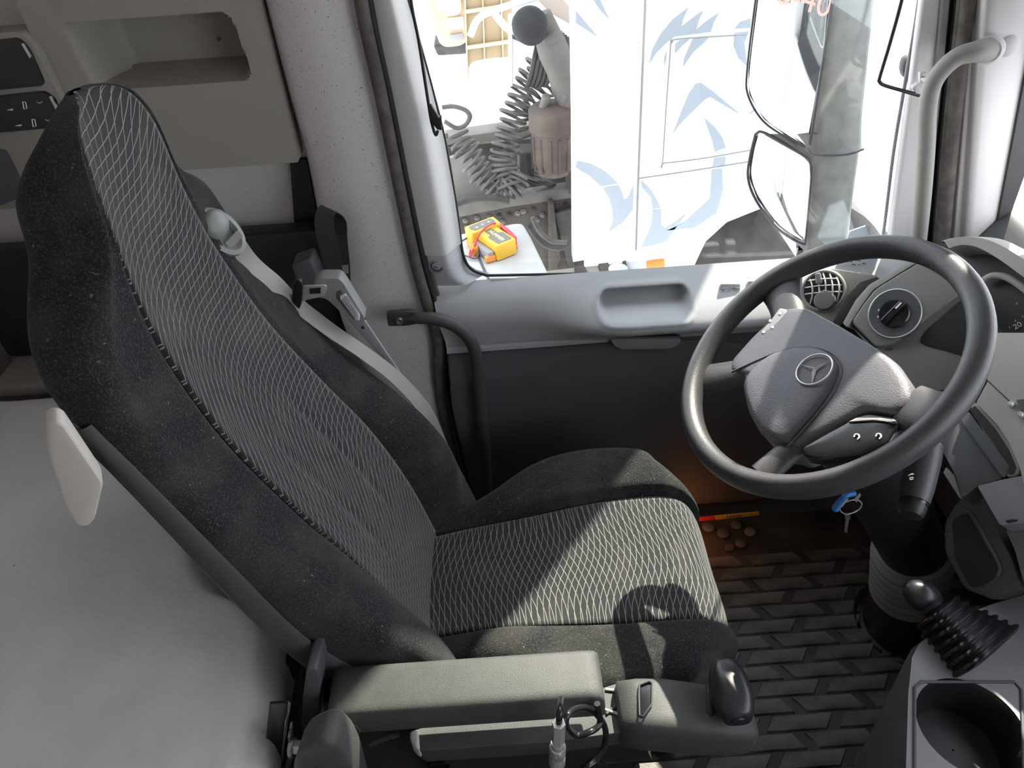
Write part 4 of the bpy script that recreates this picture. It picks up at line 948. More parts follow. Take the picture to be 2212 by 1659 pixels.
# ================================================================== centre console with gear lever and cup holder
cs = thing('centre_console', 'grey centre console with two round cup holders', 'console', (.75, -.45, 0))
CZ = .50
outl = [at(a, b, z=CZ) for a, b in ((1955, 1900), (1957, 1659), (1962, 1500), (1970, 1420), (1985, 1392), (2015, 1368), (2080, 1330), (2140, 1306), (2212, 1285), (2650, 1215), (2750, 1500), (2800, 1900))]
c1 = at(2097, 1568, z=CZ); r1 = .066; c2 = c1 + V((-.012, -.13, 0)); r2 = .055
ym = (c1.y - r1 + c2.y + r2) / 2
def clip_y(poly, yv, above):
    out = []
    for a, b in zip(poly, poly[1:] + poly[:1]):
        ia, ib = (a.y >= yv) == above, (b.y >= yv) == above
        if ia: out.append(a)
        if ia != ib: out.append(a.lerp(b, (yv - a.y) / (b.y - a.y)))
    return out
def ray_poly(c, d, poly):
    best = 9
    for a, b in zip(poly, poly[1:] + poly[:1]):
        e = b - a; den = d.x * e.y - d.y * e.x
        if abs(den) < 1e-9: continue
        w = a - c; t = (w.x * e.y - w.y * e.x) / den; s = (w.x * d.y - w.y * d.x) / den
        if t > 0 and -1e-6 <= s <= 1 + 1e-6: best = min(best, t)
    return best
for c, r, part in ((c1, r1, clip_y(outl, ym, True)), (c2, r2, clip_y(outl, ym, False))):
    angs = sorted({2*math.pi*k/64 for k in range(64)} | {math.atan2(p.y - c.y, p.x - c.x) % (2*math.pi) for p in part})
    outer, hole, deep, bot = [], [], [], []
    for a in angs:
        d = V((math.cos(a), math.sin(a), 0)); t = ray_poly(c, d, part)
        outer.append(c + d * t); hole.append(c + d * (r + .004)); deep.append(c + d * r - V((0, 0, .006))); bot.append(c + d * r * .9 - V((0, 0, .075)))
    grid('console_top', [outer, hole], M_['console'], cs, closed_v=True)
    loft('cup_holder', [hole, deep, bot, [c - V((0, 0, .075)) + (p - c) * .02 + V((0, 0, 0)) for p in deep]], M_['black'], cs, caps=False)
grid('console_side', [[p for p in outl[:10]], [p + V((-.004, .004, -.02)) for p in outl[:10]], [V((p.x + .01, p.y, 0.0)) for p in outl[:10]]], M_['dash_dark'], cs, sharp=40)
tube('holder_bezel', [at(a, b, z=CZ + .001) for a, b in ((1976, 1680), (1976, 1485), (1990, 1473), (2190, 1473), (2206, 1490), (2212, 1680))], .0022, M_['door_dark'], cs, sm=False, sides=8)
# gear lever
gl = thing('gear_lever', 'black gear lever with rounded knob and ribbed square boot', 'gear lever', tuple(at(2130, 1400, z=CZ)))
gb0 = at(2120, 1418, z=CZ + .002); gk = at(1992, 1288, y=-.165); gax = (gk - gb0).normalized()
su = V((0, 0, 1)).cross(gax).normalized(); sv = gax.cross(su)
rings = []
for i in range(28):
    t = i / 27; h = t * .088; w = lerp(.060, .030, t ** .9) + (.0035 if i % 4 in (1, 2) else -.0015)
    dirn = V((0, 0, 1)).lerp(gax, min(1, t * 1.6 + .25)).normalized(); c = gb0 + gax * h * .95 + V((0, 0, .0))
    ring = []
    for k in range(32):
        a = 2*math.pi*k/32 + .45; ca, sa_ = math.cos(a), math.sin(a); e = .5
        ring.append(c + su * (w * math.copysign(abs(ca)**e, ca)) + sv * (w * .92 * math.copysign(abs(sa_)**e, sa_)))
    rings.append(ring)
loft('ribbed_boot', rings, M_['gloss'], gl, sharp=60)
kdist = (gk - gb0).length
tube('lever_shaft', [gb0 + gax * .07, gb0 + gax * (kdist - .01)], .0135, M_['shell'], gl, sm=False, sides=20)
lathe('shaft_collar', [(.018, .082), (.020, .088), (.017, .094)], gb0, gax, M_['black'], gl, sides=24)
rings = []
kd_ = (gax * .35 + rt * -.55 + up * .35).normalized(); kd_ = (-rt * .75 + up * .35 + gax * .3).normalized(); kn = kd_.orthogonal(); kn = (up - kd_ * up.dot(kd_)).normalized(); kb = kd_.cross(kn)
for i in range(15):
    t = i / 14; q = math.sin(math.pi * (.03 + .94 * t)) ** .55; c = gk + kd_ * lerp(-.032, .030, t)
    rings.append([c + (kn * math.cos(a) * .024 + kb * math.sin(a) * .021) * q for a in [2*math.pi*k/24 for k in range(24)]])
loft('lever_knob', rings, M_['knob'], gl, sharp=80)
# ================================================================== A-pillar, grab handle, seals
ap = struct('wall_left_front', (.85, .5, .7)); ap.name = 'trim_3'
def strip(name, top, bot, m, parent, y, th, bevel=.003, ext=560):
    """upright strip given by its pixel edges at v=0 and v=520"""
    (a0, a1), (b0, b1) = top, bot; k = -ext / 520.0
    pts = [(a0 + (a0 - b0) * (ext / 520), -ext), (a1 + (a1 - b1) * (ext / 520), -ext), (b1 + (b1 - a1) * .15, 600), (b0 + (b0 - a0) * .15, 600)]
    return slab(name, pts, m, parent, y=y, th=th, bevel=bevel)
strip('door_frame_rail', (1992, 2055), (1922, 2000), M_['pillar'], ap, .515, .02, .008)
strip('frame_shadow_gap', (2052, 2066), (2000, 2018), M_['black'], ap, .52, .04)
strip('frame_inner', (2036, 2054), (1985, 2003), M_['trim_grey'], ap, .505, .03, .004)
strip('pillar_post', (2104, 2128), (2060, 2092), M_['pillar'], ap, .49, .10, .008)
strip('pillar_cover', (2126, 2252), (2088, 2150), M_['pillar'], ap, .465, .10, .012)
strip('screen_edge', (2246, 2350), (2148, 2162), M_['shell'], ap, .46, .10, .004)
as_ = thing('pillar_seal', 'brown fuzzy door seal running down the windscreen pillar', 'seal', tuple(at(2050, 520, y=.5)))
def line(pts, y): return [at(a, b, y=y) for a, b in pts]
tube('fuzzy_cord', line(((2122, -250), (2092, 0), (2062, 250), (2035, 540), (2028, 620)), .492), .0125, M_['seal'], as_, n=6, sides=12)
tube('fuzzy_edge', line(((2104, -250), (2076, 0), (2048, 250), (2022, 540), (2014, 620)), .498), .0065, M_['seal'], as_, n=6, sides=10)
tube('seal_lip', line(((2092, -250), (2067, 0), (2040, 250), (2016, 540), (2008, 620)), .505), .0045, M_['rubber'], as_, n=6, sides=8)
ha = thing('pillar_grab_handle', 'beige curved grab handle on the windscreen pillar', 'grab handle', tuple(at(1990, 520, y=.44)))
hpts = line(((2132, 108),), .455) + line(((2105, 112), (2070, 122), (2038, 148), (2014, 185), (2004, 240), (2001, 320), (1994, 420), (1984, 520), (1975, 600)), .44)
tube('handle_bar', hpts, [.020, .0165, .015, .0145, .0145, .0145, .0145, .0145, .0145, .0145], mat('handle_beige', (.30, .28, .26), .55, bump=.3, bscale=700), ha, n=8, sides=18)
lathe('handle_foot', [(.024, -.004), (.023, .006), (.018, .012)], at(2136, 108, y=.462), (-.5, -.85, .1), M_['trim_light'], ha, sides=28)
lathe('cover_plug', [(.017, 0), (.017, .002), (.015, .0035), (.0001, .0035)], at(2178, 100, y=.4645), (0, -1, 0), M_['trim_light'], ap, sides=28)
wc_ = thing('blind_wire', 'bent dark wire of the window blind hooked by the pillar handle', 'wire', tuple(at(1985, 205, y=.5)))
tube('wire', line(((1975, -120), (1948, 0), (1922, 95), (1901, 165), (1900, 176), (1910, 184), (1950, 196), (1986, 206)), .50), .0033, M_['black'], wc_, n=6, sides=8)
slab('wire_clip', [(1972, 190), (1985, 180), (1990, 188), (1990, 205), (1978, 203)], M_['trim_light'], wc_, th=.012, y=.497, bevel=.002)
slab('clip_base', [(1988, 158), (2002, 156), (2002, 180), (1988, 182)], M_['trim_light'], wc_, th=.01, y=.493, bevel=.002)
lathe('clip_screw', [(.004, 0), (.0035, .002), (.0001, .002)], at(1994, 171, y=.492), (0, -1, 0), M_['steel'], wc_, sides=14)
P = [at(a, b, y=.55) for a, b in ((1950, 150), (1956, 130), (1968, 122), (1978, 124), (1980, 172), (1968, 176), (1954, 170))]
prism('window_knob', rpoly(P, .008), V((0, .02, 0)), M_['shell'], dr, bevel=.006)
# windscreen glass
w2 = struct('window_2', (1.15, -.6, .9))
obj('pane', [V((1.20, .46, .86)), V((1.20, -1.8, .86)), V((1.06, -1.8, 1.75)), V((1.06, .46, 1.75))], [(0, 1, 2, 3)], M_['glass'], w2, smooth=False)

ds = thing('document_sheet', 'pale blue printed sheet standing at the front corner of the side window', 'paper', tuple(at(1850, 584, y=.50)))
m_ds = mat('sheet_blue', (.62, .70, .80), .7)
slab('sheet', [(1836, 500), (1870, 488), (1896, 562), (1882, 583), (1824, 586), (1808, 570)], m_ds, ds, y=.50, th=.003, bevel=0)
for k, (a, b) in enumerate(((1832, 566), (1840, 572), (1850, 564), (1862, 570), (1852, 574))):
    tube('print_line', [at(a, b, y=.4985), at(a + 4, b - 2, y=.4985), at(a + 8, b + 1, y=.4985)], .0007, M_['shell'], ds, n=3, sides=5)
# ================================================================== outside
gd = grid('ground', [[V((x, y, -1.25 + .05 * noise.noise(V((x * .7, y * .7, 0))))) for y in [.7 + k * .6 for k in range(60)]] for x in [-14 + i * .6 for i in range(60)]], mat('snow', (.86, .87, .90), .9, var=.12, vscale=.8, bump=.4, bscale=12), None)
tag(gd, kind='structure')
# our exterior mirror
mr_ = thing('exterior_mirror', 'dark door mirror housing with a tall mirror glass over a wide-angle one', 'mirror', tuple(at(1800, 560, y=.97)))
def mring(v, A, B, C, ya=1.07, yb=.945, yc=.97, ext=.07):
    a, b, c = at(A, v, y=ya), at(B, v, y=yb), at(C, v, y=yc); d = c + (a - b) * .95 + V((.02, 0, 0))
    r = rpoly([a + V((.012, 0, 0)), b + V((.004, 0, 0)), c, d], .018, 3); return r
ups = [(0, 1635, 1798, 1897), (100, 1622, 1785, 1886), (200, 1618, 1772, 1875), (262, 1650, 1765, 1869), (300, 1700, 1758, 1866), (325, 1742, 1756, 1864)]
rings = [mring(*u) for u in ups]; topv = V((-.008, .004, .11)); rings.insert(0, [p + topv for p in rings[0]]); 
loft('upper_housing', rings, M_['mirror_body'], mr_, sharp=60)
los = [(290, 1632, 1752, 1866), (335, 1626, 1757, 1862), (352, 1618, 1758, 1860), (400, 1617, 1754, 1853), (450, 1632, 1748, 1846), (500, 1680, 1742, 1838), (540, 1725, 1738, 1828), (600, 1735, 1748, 1815)]
loft('lower_housing', [mring(*u) for u in los], M_['mirror_body'], mr_, sharp=60)
def mglass(name, pts, m, o=.0):
    A0, B0, C0 = at(1635, 100, y=1.07), at(1790, 100, y=.945), at(1620, 400, y=1.07)
    n = (B0 - A0).cross(C0 - A0).normalized(); n = n if n.dot(CAM - A0) > 0 else -n
    pl = (A0 + n * (.004 + o), n); return slab(name, pts, m, mr_, pl=pl, th=.004, rnd=.008 if len(pts) > 4 else 0, bevel=.001), pl
_, mpl = mglass('upper_mirror_glass', [(1648, -120), (1634, 0), (1616, 150), (1618, 205), (1650, 258), (1700, 295), (1738, 315), (1744, 305), (1776, 130), (1788, 0), (1800, -120)], M_['mirror'])
mglass('lower_mirror_glass', [(1632, 292), (1650, 290), (1735, 338), (1748, 352), (1750, 385), (1738, 515), (1730, 522), (1680, 488), (1636, 432), (1618, 385), (1620, 340)], M_['mirror'])
tube('mirror_rim', [at(a, b, pl=(mpl[0] + mpl[1] * .004, mpl[1])) for a, b in ((1632, 290), (1620, 340), (1616, 385), (1634, 434), (1678, 492), (1732, 526), (1742, 512), (1753, 385), (1751, 352), (1736, 336), (1652, 287), (1632, 290))], .0035, M_['black'], mr_, n=5, sides=8)
tube('housing_joint', [at(a, b, y=.940) for a, b in ((1745, 322), (1765, 335), (1830, 334), (1866, 322))], .003, M_['black'], mr_, n=5, sides=8)
slab('mirror_stripe', [(1796, 0), (1802, 0), (1752, 315), (1748, 312)], M_['black'], mr_, y=.940, th=.004, bevel=0)

tube('mirror_rim', [at(a, b, pl=(mpl[0] + mpl[1] * .003, mpl[1])) for a, b in ((1647, -120), (1632, 0), (1614, 150), (1616, 206), (1648, 261), (1700, 298), (1738, 319))], .0025, M_['black'], mr_, n=6, sides=8)
text('reflected_lettering', 'TC-40', at(1712, -8, pl=(mpl[0] + mpl[1] * .003, mpl[1])), (rt - mpl[1] * rt.dot(mpl[1])).normalized(), (up - mpl[1] * up.dot(mpl[1])).normalized(), .072, mat('reflected_red_print', (.80, .45, .40), .6), mr_)  # reflected lettering painted on the mirror glass as flat pink text
# ================================================================== the truck parked alongside
m_tw = mat('truck_white', (.80, .81, .83), .35, coat=.3)
m_dec = mat('decal_blue_grey', (.40, .45, .52), .4)
m_ch = mat('chassis_dust', (.085, .07, .06), .9, bump=.5, bscale=60, var=.4, vscale=7)
m_hose = mat('dusty_hose', (.13, .12, .11), .85, bump=.4, bscale=120, var=.35, vscale=20)
m_pipe = mat('dusty_pipe', (.16, .145, .13), .8, bump=.3, bscale=80, var=.3, vscale=10)
m_dk = mat('greasy_black', (.05, .045, .042), .7, bump=.5, bscale=60, var=.5, vscale=15)
m_can = mat('filter_brown', (.12, .09, .078), .8, bump=.3, bscale=60, var=.4, vscale=9)
tk = thing('parked_truck', 'white truck cab with blue-grey flame decals parked beside the window', 'truck', (.5, 1.6, -1.2))
YT = 1.30
def T(a, b, y=YT): return at(a, b, y=y)
prism('side_fairing', [T(1237, 250), T(1238, 566), T(1379, 541), V((.425, YT, 1.15)), V((.222, YT, 1.15))], V((0, .05, 0)), m_tw, tk, bevel=0)
CL = [T(1379, 541), T(1381, 592), T(1382, 660), T(1470, 660), T(1492, 590), T(1524, 522), T(1570, 480), T(1640, 452), T(1720, 450), T(1790, 500), V((.97, YT, .25)), V((.97, YT, 1.15)), V((.425, YT, 1.15))]
prism('cab_body', CL, V((0, 1.9, 0)), m_tw, tk, bevel=0)
prism('cab_upper_blocker', [V((.222, YT, 1.15)), V((.97, YT, 1.15)), V((.92, YT, 1.6)), V((.88, YT, 1.9)), V((.79, YT, 2.25)), V((.72, YT, 2.70)), V((.68, YT, 3.0)), V((.222, YT, 3.0))], V((0, 1.9, 0)), m_tw, tk, bevel=0)  # unseen upper cab, outline shaped to keep sun off the backrest
prism('sun_block_fairing', [V((-.12, YT, 1.35)), V((.222, YT, 1.25)), V((.222, YT, 3.0)), V((-.12, YT, 2.96))], V((0, 1.9, 0)), m_tw, tk, bevel=0)  # unseen block added behind the cab to stop sun reaching the backrest
# rear return of the cab
def dec(pts, f): slab('decal', [f(a, b) for a, b in pts], m_dec, tk, y=YT - .0015, th=.001, bevel=0)
f5 = lambda a, b: (1400 + a / 3.95, b / 3.95); f4 = lambda a, b: (880 + a / 3.95, 300 + b / 3.95); f3 = lambda a, b: (880 + a / 3.95, b / 3.95); f0 = lambda a, b: (a, b)
dec([(10, 545), (40, 420), (110, 290), (210, 170), (340, 70), (300, 160), (283, 235), (380, 155), (470, 92), (430, 180), (408, 262), (490, 190), (603, 115), (560, 190), (535, 272), (225, 312), (150, 370), (70, 450)], f5)
dec([(232, 455), (235, 380), (270, 350), (350, 337), (290, 390)], f5)
dec([(298, 572), (310, 500), (345, 420), (385, 335), (525, 312), (470, 370), (380, 450)], f5)
dec([(135, 560), (140, 490), (160, 430), (155, 510)], f5)
dec([(212, 1138), (300, 920), (350, 800), (410, 715), (450, 708), (560, 790), (680, 890), (780, 972), (640, 890), (530, 825), (490, 845), (380, 950), (280, 1050)], f5)
dec([(482, 1010), (570, 1090), (630, 1170), (662, 1260), (570, 1295), (550, 1200), (510, 1090)], f5)
dec([(565, 1352), (662, 1340), (655, 1405), (552, 1430)], f5)
dec([(857, 983), (915, 920), (928, 932)], f5)
dec([(1450, 190), (1560, 215), (1680, 275), (1795, 380), (1650, 405), (1560, 320), (1480, 270), (1435, 240)], f4)
dec([(1670, 420), (1805, 398), (1830, 460), (1850, 520), (1880, 510), (1928, 400), (1925, 600), (1840, 710), (1725, 790), (1755, 700), (1750, 600), (1720, 500)], f4)
dec([(1990, 358), (2035, 390), (2100, 470), (2160, 590), (2095, 600), (2080, 500), (2005, 420)], f4)
dec([(2095, 612), (2165, 602), (2168, 740), (2200, 770), (2300, 700), (2380, 640), (2290, 760), (2212, 870), (2090, 910), (1995, 925), (2060, 800), (2092, 700)], f4)
dec([(1560, 365), (1538, 368), (1534, 430), (1480, 480), (1440, 498), (1500, 492), (1548, 460), (1562, 410)], f0)
dec([(1588, 62), (1600, 48), (1622, 40), (1622, 60)], f0); dec([(1588, 72), (1618, 68), (1608, 92), (1614, 142), (1596, 124), (1586, 98)], f0)
dec([(1590, 0), (1645, 0), (1690, 100), (1725, 165), (1650, 90)], f3); dec([(1438, 95), (1500, 170), (1620, 312), (1540, 260), (1440, 195)], f3)
def seam(pts, r=.0018): tube('panel_gap', [T(a, b, YT - .0005) for a, b in pts], r, M_['trim_grey'], tk, n=4, sides=6)
seam(((1400, -160), (1394, 0), (1386, 200), (1379, 380), (1374, 540)), .003); seam(((1378, 386), (1500, 368), (1640, 346)))
seam(((1612, 75), (1470, 84), (1452, 92), (1448, 110), (1432, 345), (1436, 352), (1520, 342), (1625, 324)), .0015)
pi_ = slab('turn_indicator', [(1397, 568), (1436, 562), (1437, 578), (1430, 582), (1398, 584)], M_['orange'], tk, y=YT - .012, th=.012, rnd=.004, bevel=.003)
wc0 = T(1660, 700, 1.50)
lathe('front_wheel', [(.30, 0), (.46, -.02), (.50, -.06), (.50, -.24), (.46, -.28), (.3, -.28)], wc0 + V((0, .02, 0)), (0, -1, 0), m_dk, tk, sides=48)
slab('arch_liner', [(1470, 640), (1495, 585), (1530, 520), (1600, 470), (1720, 450), (1800, 520), (1800, 660)], m_dk, tk, y=1.56, th=.05, bevel=0)
# step plates below the cab
for k in range(3):
    slab('step_rib', [(1240 + k * 52, 575 - k * 6), (1262 + k * 52, 572 - k * 6), (1320 + k * 52, 700), (1290 + k * 52, 700)], m_ch, tk, z=.10, th=.02, bevel=.002)
slab('step_plate', [(1180, 585), (1400, 560), (1480, 700), (1180, 720)], mat('step_grey', (.34, .32, .28), .8, var=.3, vscale=12), tk, z=.085, th=.03, bevel=.002)
lathe('tank_cap', [(.035, 0), (.035, .02), (.028, .025), (.0001, .026)], at(1335, 590, z=.12), (0, 0, 1), mat('cap_blue', (.65, .72, .85), .5), tk, sides=24)
# white side box
BZ = .33
bp = rpoly([at(a, b, z=BZ) for a, b in ((900, 522), (1005, 502), (1110, 481), (1130, 481), (1147, 510), (1200, 620), (1000, 660), (880, 640))], .02)
sbx = prism('side_box', bp, V((0, 0, -.6)), mat('box_white', (.42, .42, .42), .6, var=.12, vscale=8), tk, bevel=.012)
tube('box_groove', [at(a, b, z=BZ + .002) for a, b in ((1008, 500), (1022, 528), (1040, 570), (1056, 604))], .004, M_['shell'], sbx, n=5, sides=8)
# frame rail
YR = 1.95
frl = slab('frame_rail', [(800, 500), (960, 474), (1100, 446), (1262, 420), (1262, 640), (800, 680)], m_ch, tk, y=YR, th=.02, bevel=0)
slab('rail_flange', [(800, 470), (960, 450), (1100, 424), (1262, 398), (1262, 424), (1100, 448), (960, 476), (800, 502)], m_pipe, tk, y=YR - .012, th=.05, bevel=.004)
rng = random.Random(3)
for a, b in ((1005, 476), (1030, 470), (1058, 468), (1078, 466), (1100, 463), (1118, 460), (1008, 490), (1040, 484), (1085, 478), (1130, 456), (1152, 452), (1172, 464), (1200, 446), (1212, 484), (1222, 440), (1160, 474)):
    lathe('rail_bolt', [(.012, 0), (.012, .006), (.007, .007), (.007, .014), (.0001, .014)], T(a, b, YR), (0, -1, 0), m_pipe if rng.random() < .6 else m_dk, frl, sides=10)
slab('cross_bracket', [(1186, 440), (1196, 440), (1210, 560), (1198, 600), (1186, 600)], m_ch, tk, y=YR - .06, th=.06, bevel=.004)
slab('cross_plate', [(1196, 462), (1240, 450), (1240, 600), (1222, 560), (1200, 470)], m_dk, tk, y=YR - .04, th=.03, bevel=.003)
tube('air_line', [T(a, b, 1.75) for a, b in ((1140, 485), (1158, 510), (1180, 530), (1212, 535), (1232, 520), (1240, 500))], .012, m_dk, tk, n=6, sides=8)
tube('air_line', [T(a, b, 1.7) for a, b in ((1150, 470), (1166, 500), (1190, 520), (1225, 524))], .009, m_hose, tk, n=6, sides=8)
tube('brake_pipe', [T(a, b, 1.8) for a, b in ((960, 452), (1010, 432), (1060, 428), (1100, 434))], .014, m_dk, tk, n=6, sides=8)
# fuel filter canister
fa, fb = T(1193, 222, 1.88), T(1193, 372, 1.88); fb = V((fa.x, fa.y, fb.z)); H = (fa - fb).length
fbw = lathe('filter_bowl', [(.060, 0), (.070, .02), (.078, .05), (.080, H * .62)], fb, (0, 0, 1), m_can, tk, sides=28)
lathe('filter_head', [(.080, H * .62), (.088, H * .64), (.088, H * .92), (.07, H * .97), (.04, H * 1.0), (.0001, H)], fb, (0, 0, 1), m_can, tk, sides=28)
for k in range(14):
    t = 2*math.pi*k/14; d = V((math.cos(t), math.sin(t), 0)); box('filter_rib', fb + d * .079 + V((0, 0, H * .33)), (.008, .008, H * .5), m_can, fbw, bevel=0)
for dx in (-.035, .035):
    lathe('filter_port', [(.016, 0), (.016, .05), (.011, .055), (.0001, .056)], fa + V((dx, -.02, -.01)), (.25, -.35, 1), m_pipe, tk, sides=14)
slab('filter_bracket', [(1222, 240), (1240, 238), (1240, 420), (1228, 420), (1224, 300)], m_dk, tk, y=1.90, th=.10, bevel=.004)
# spiral air lines
def coil(name, path, r0, turns, rad, m):
    P = spline(path, 10); fr = frames(P); n = turns * 12; pts = []
    for k in range(n + 1):
        t = k / n * (len(P) - 1); i = min(int(t), len(P) - 2); q = t - i; p = P[i].lerp(P[i + 1], q); tt, nn_, bb = fr[i]; a = 2*math.pi*turns*k/n
        rr = r0 * (.85 + .5 * noise.noise(V((k * .11, turns, 0)))) 
        pts.append(p + (nn_ * math.cos(a) + bb * math.sin(a)) * rr)
    return tube(name, pts, rad, m, tk, sm=False, sides=7)
coil('spiral_air_line', [T(1165, 145, 2.0), T(1135, 190, 1.98), T(1112, 250, 1.95), T(1092, 310, 1.92), T(1086, 360, 1.9), T(1098, 405, 1.86)], .058, 18, .0062, m_hose)
coil('spiral_air_line', [T(985, 285, 1.95), T(1002, 320, 1.92), T(1030, 355, 1.9), T(1055, 385, 1.88), T(1082, 412, 1.86), T(1105, 402, 1.86), T(1118, 380, 1.88)], .055, 17, .0062, m_hose)
coil('spiral_air_line', [T(1190, 170, 2.05), T(1160, 210, 2.05), T(1130, 240, 2.05), T(1140, 290, 2.04)], .048, 10, .0062, m_hose)
tube('air_line', [T(a, b, 1.95) for a, b in ((955, 232), (980, 230), (1005, 238), (1015, 252), (1005, 270), (985, 276), (960, 262))], .009, m_hose, tk, n=6, sides=8)
# pipework and bracket behind the cab
tube('hand_rail', [T(a, b, 1.9) for a, b in ((1016, 78), (1030, 45), (1060, 25), (1140, 0), (1200, -20))], .012, m_tw, tk, n=6, sides=10)
tube('hand_rail', [T(a, b, 1.85) for a, b in ((1070, 30), (1075, 38), (1092, 58), (1108, 66), (1130, 68))], .012, m_tw, tk, n=6, sides=10)
tube('stand_pipe', [T(a, b, 1.95) for a, b in ((1104, 30), (1104, 90), (1103, 185))], .010, m_tw, tk, n=4, sides=10)
lathe('brake_chamber', [(.03, -.05), (.052, -.035), (.060, 0), (.056, .025), (.040, .045), (.015, .052), (.0001, .052)], T(1145, 56, 1.80), (-.2, -.75, .55), mat('chamber_grey', (.015, .015, .017), .8), tk, sides=28)
slab('valve_bracket', [(1108, 62), (1135, 52), (1150, 75), (1130, 95), (1106, 84)], m_ch, tk, y=1.86, th=.08, bevel=.004)
tube('intake_pipe', [T(a, b, 1.88) for a, b in ((1168, 30), (1182, 70), (1195, 110), (1210, 150), (1222, 200), (1236, 240))], [.035, .045, .055, .05, .045, .045], m_pipe, tk, n=6, sides=14)
slab('pipe_clamp', [(1172, 82), (1202, 74), (1206, 92), (1176, 100)], m_pipe, tk, y=1.80, th=.08, bevel=.006)
slab('upper_frame', [(1150, -60), (1240, 20), (1240, 58), (1190, 30), (1160, 0)], mat('frame_beige', (.55, .46, .40), .8), tk, y=1.95, th=.1, bevel=.004)
for k in range(9):
    a = 1196 + k * 5; tube('cable', [T(a, 55 + k * 4, 1.92), T(a + 6, 80 + k * 6, 1.90), T(a + 2 + 3 * (k % 2), 115 + k * 3, 1.91), T(a + 12, 140 + k * 2, 1.9)], .006, m_dk if k % 2 else m_hose, tk, n=4, sides=6)
for k in range(5):
    a = 1160 + k * 9; tube('cable', [T(a, 100 + k * 5, 1.9), T(a - 6, 130 + k * 4, 1.88), T(a - 12, 160 + 3 * k, 1.9), T(a - 20, 185, 1.92)], .010, m_dk, tk, n=4, sides=6)
slab('cross_beam', [(960, 300), (1160, 272), (1240, 262), (1240, 282), (1160, 292), (960, 322)], m_pipe, tk, y=2.2, th=.1, bevel=.004)
slab('deck_plate', [(965, 345), (1010, 330), (1065, 440), (990, 470)], mat('deck_grey', (.22, .22, .20), .8, var=.2, vscale=10), tk, y=2.02, th=.03, bevel=.004)
for k in range(6):
    tube('deck_strap', [T(1118 + k * 9, 372 + (k % 3) * 6, 1.98), T(1150 + k * 7, 386 + (k % 2) * 10, 1.96), T(1190 + k * 4, 392 + k * 3, 1.98)], .006, m_dk if k % 2 else m_pipe, tk, n=4, sides=6)
slab('gearbox_top', [(1120, 330), (1240, 330), (1240, 420), (1120, 440)], m_dk, tk, y=2.1, th=.1, bevel=.01)
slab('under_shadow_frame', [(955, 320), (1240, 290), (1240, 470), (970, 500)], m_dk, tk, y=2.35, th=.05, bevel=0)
# ================================================================== jump starter pack on the side box
js = thing('jump_starter', 'yellow jump starter pack with red clamp lying on the white box', 'jump starter', tuple(at(1085, 540, z=BZ)))
c0 = at(1088, 552, z=BZ); ex = (at(1122, 541, z=BZ) - at(1080, 558, z=BZ)); ex.normalize(); ey = V((0, 0, 1)).cross(ex)
def J(a, b, c): return c0 + ex * a + ey * b + V((0, 0, c))
prism('pack_body', rpoly([J(-.038, -.022, .002), J(.038, -.022, .002), J(.038, .105, .002), J(-.038, .105, .002)], .008), V((0, 0, .055)), M_['yellow'], js, bevel=.004)
prism('pack_head', rpoly([J(-.060, .088, .002), J(.055, .088, .002), J(.062, .145, .002), J(-.055, .145, .002)], .01), V((0, 0, .062)), M_['yellow'], js, bevel=.004)
m_lab = mat('label_grey', (.13, .13, .12), .5)
prism('display_label', rpoly([J(-.040, .098, .0642), J(.040, .098, .0642), J(.048, .118, .0642), J(.045, .136, .0642), J(-.043, .136, .0642), J(-.048, .115, .0642)], .003), V((0, 0, .0008)), m_lab, js, bevel=0)
prism('top_label', rpoly([J(-.026, -.012, .0572), J(.028, -.012, .0572), J(.030, .042, .0572), J(.016, .05, .0572), J(.014, .086, .0572), J(-.014, .086, .0572), J(-.014, .052, .0572), J(-.027, .042, .0572)], .003), V((0, 0, .0008)), m_lab, js, bevel=0)
text('brand_print', 'HUMMER', J(.0, .035, .0584), -ey, ex, .020, mat('print_yellow', (.95, .88, .45), .5), js)
for a, b in ((-.025, .112), (0.0, .116), (.026, .118)):
    prism('display_icon', [J(a - .004, b - .002, .0652), J(a + .004, b - .002, .0652), J(a + .003, b + .004, .0652), J(a - .003, b + .004, .0652)], V((0, 0, .0004)), M_['white'], js, bevel=0)
prism('side_clamp', rpoly([J(-.062, -.005, .004), J(-.042, -.01, .004), J(-.042, .09, .004), J(-.058, .085, .004)], .004), V((0, 0, .03)), M_['trim_grey'], js, bevel=.003)
prism('clamp_jaw', rpoly([J(-.074, -.01, .004), J(-.04, -.016, .004), J(-.04, -.006, .004), J(-.07, .006, .004)], .003), V((0, 0, .018)), M_['orange'], js, bevel=.002)
prism('clamp_jaw', rpoly([J(.04, -.002, .004), J(.060, .002, .004), J(.062, .018, .004), J(.04, .01, .004)], .003), V((0, 0, .018)), M_['orange'], js, bevel=.002)
prism('clamp_foot', rpoly([J(-.08, .055, .004), J(-.062, .05, .004), J(-.060, .085, .004), J(-.078, .085, .004)], .003), V((0, 0, .03)), M_['orange'], js, bevel=.003)
prism('red_clamp', rpoly([J(.044, .0, .02), J(.056, .0, .02), J(.066, .055, .02), J(.072, .125, .02), J(.058, .125, .02), J(.05, .055, .02)], .003), V((0, 0, .028)), M_['red'], js, bevel=.004)
tube('red_lead', [J(.062, .108, .045), J(.02, .088, .072), J(-.04, .07, .066), J(-.085, .055, .02), J(-.10, .05, .012), J(-.085, .07, .012), J(-.058, .09, .03)], .0032, M_['red'], js, n=8, sides=8)
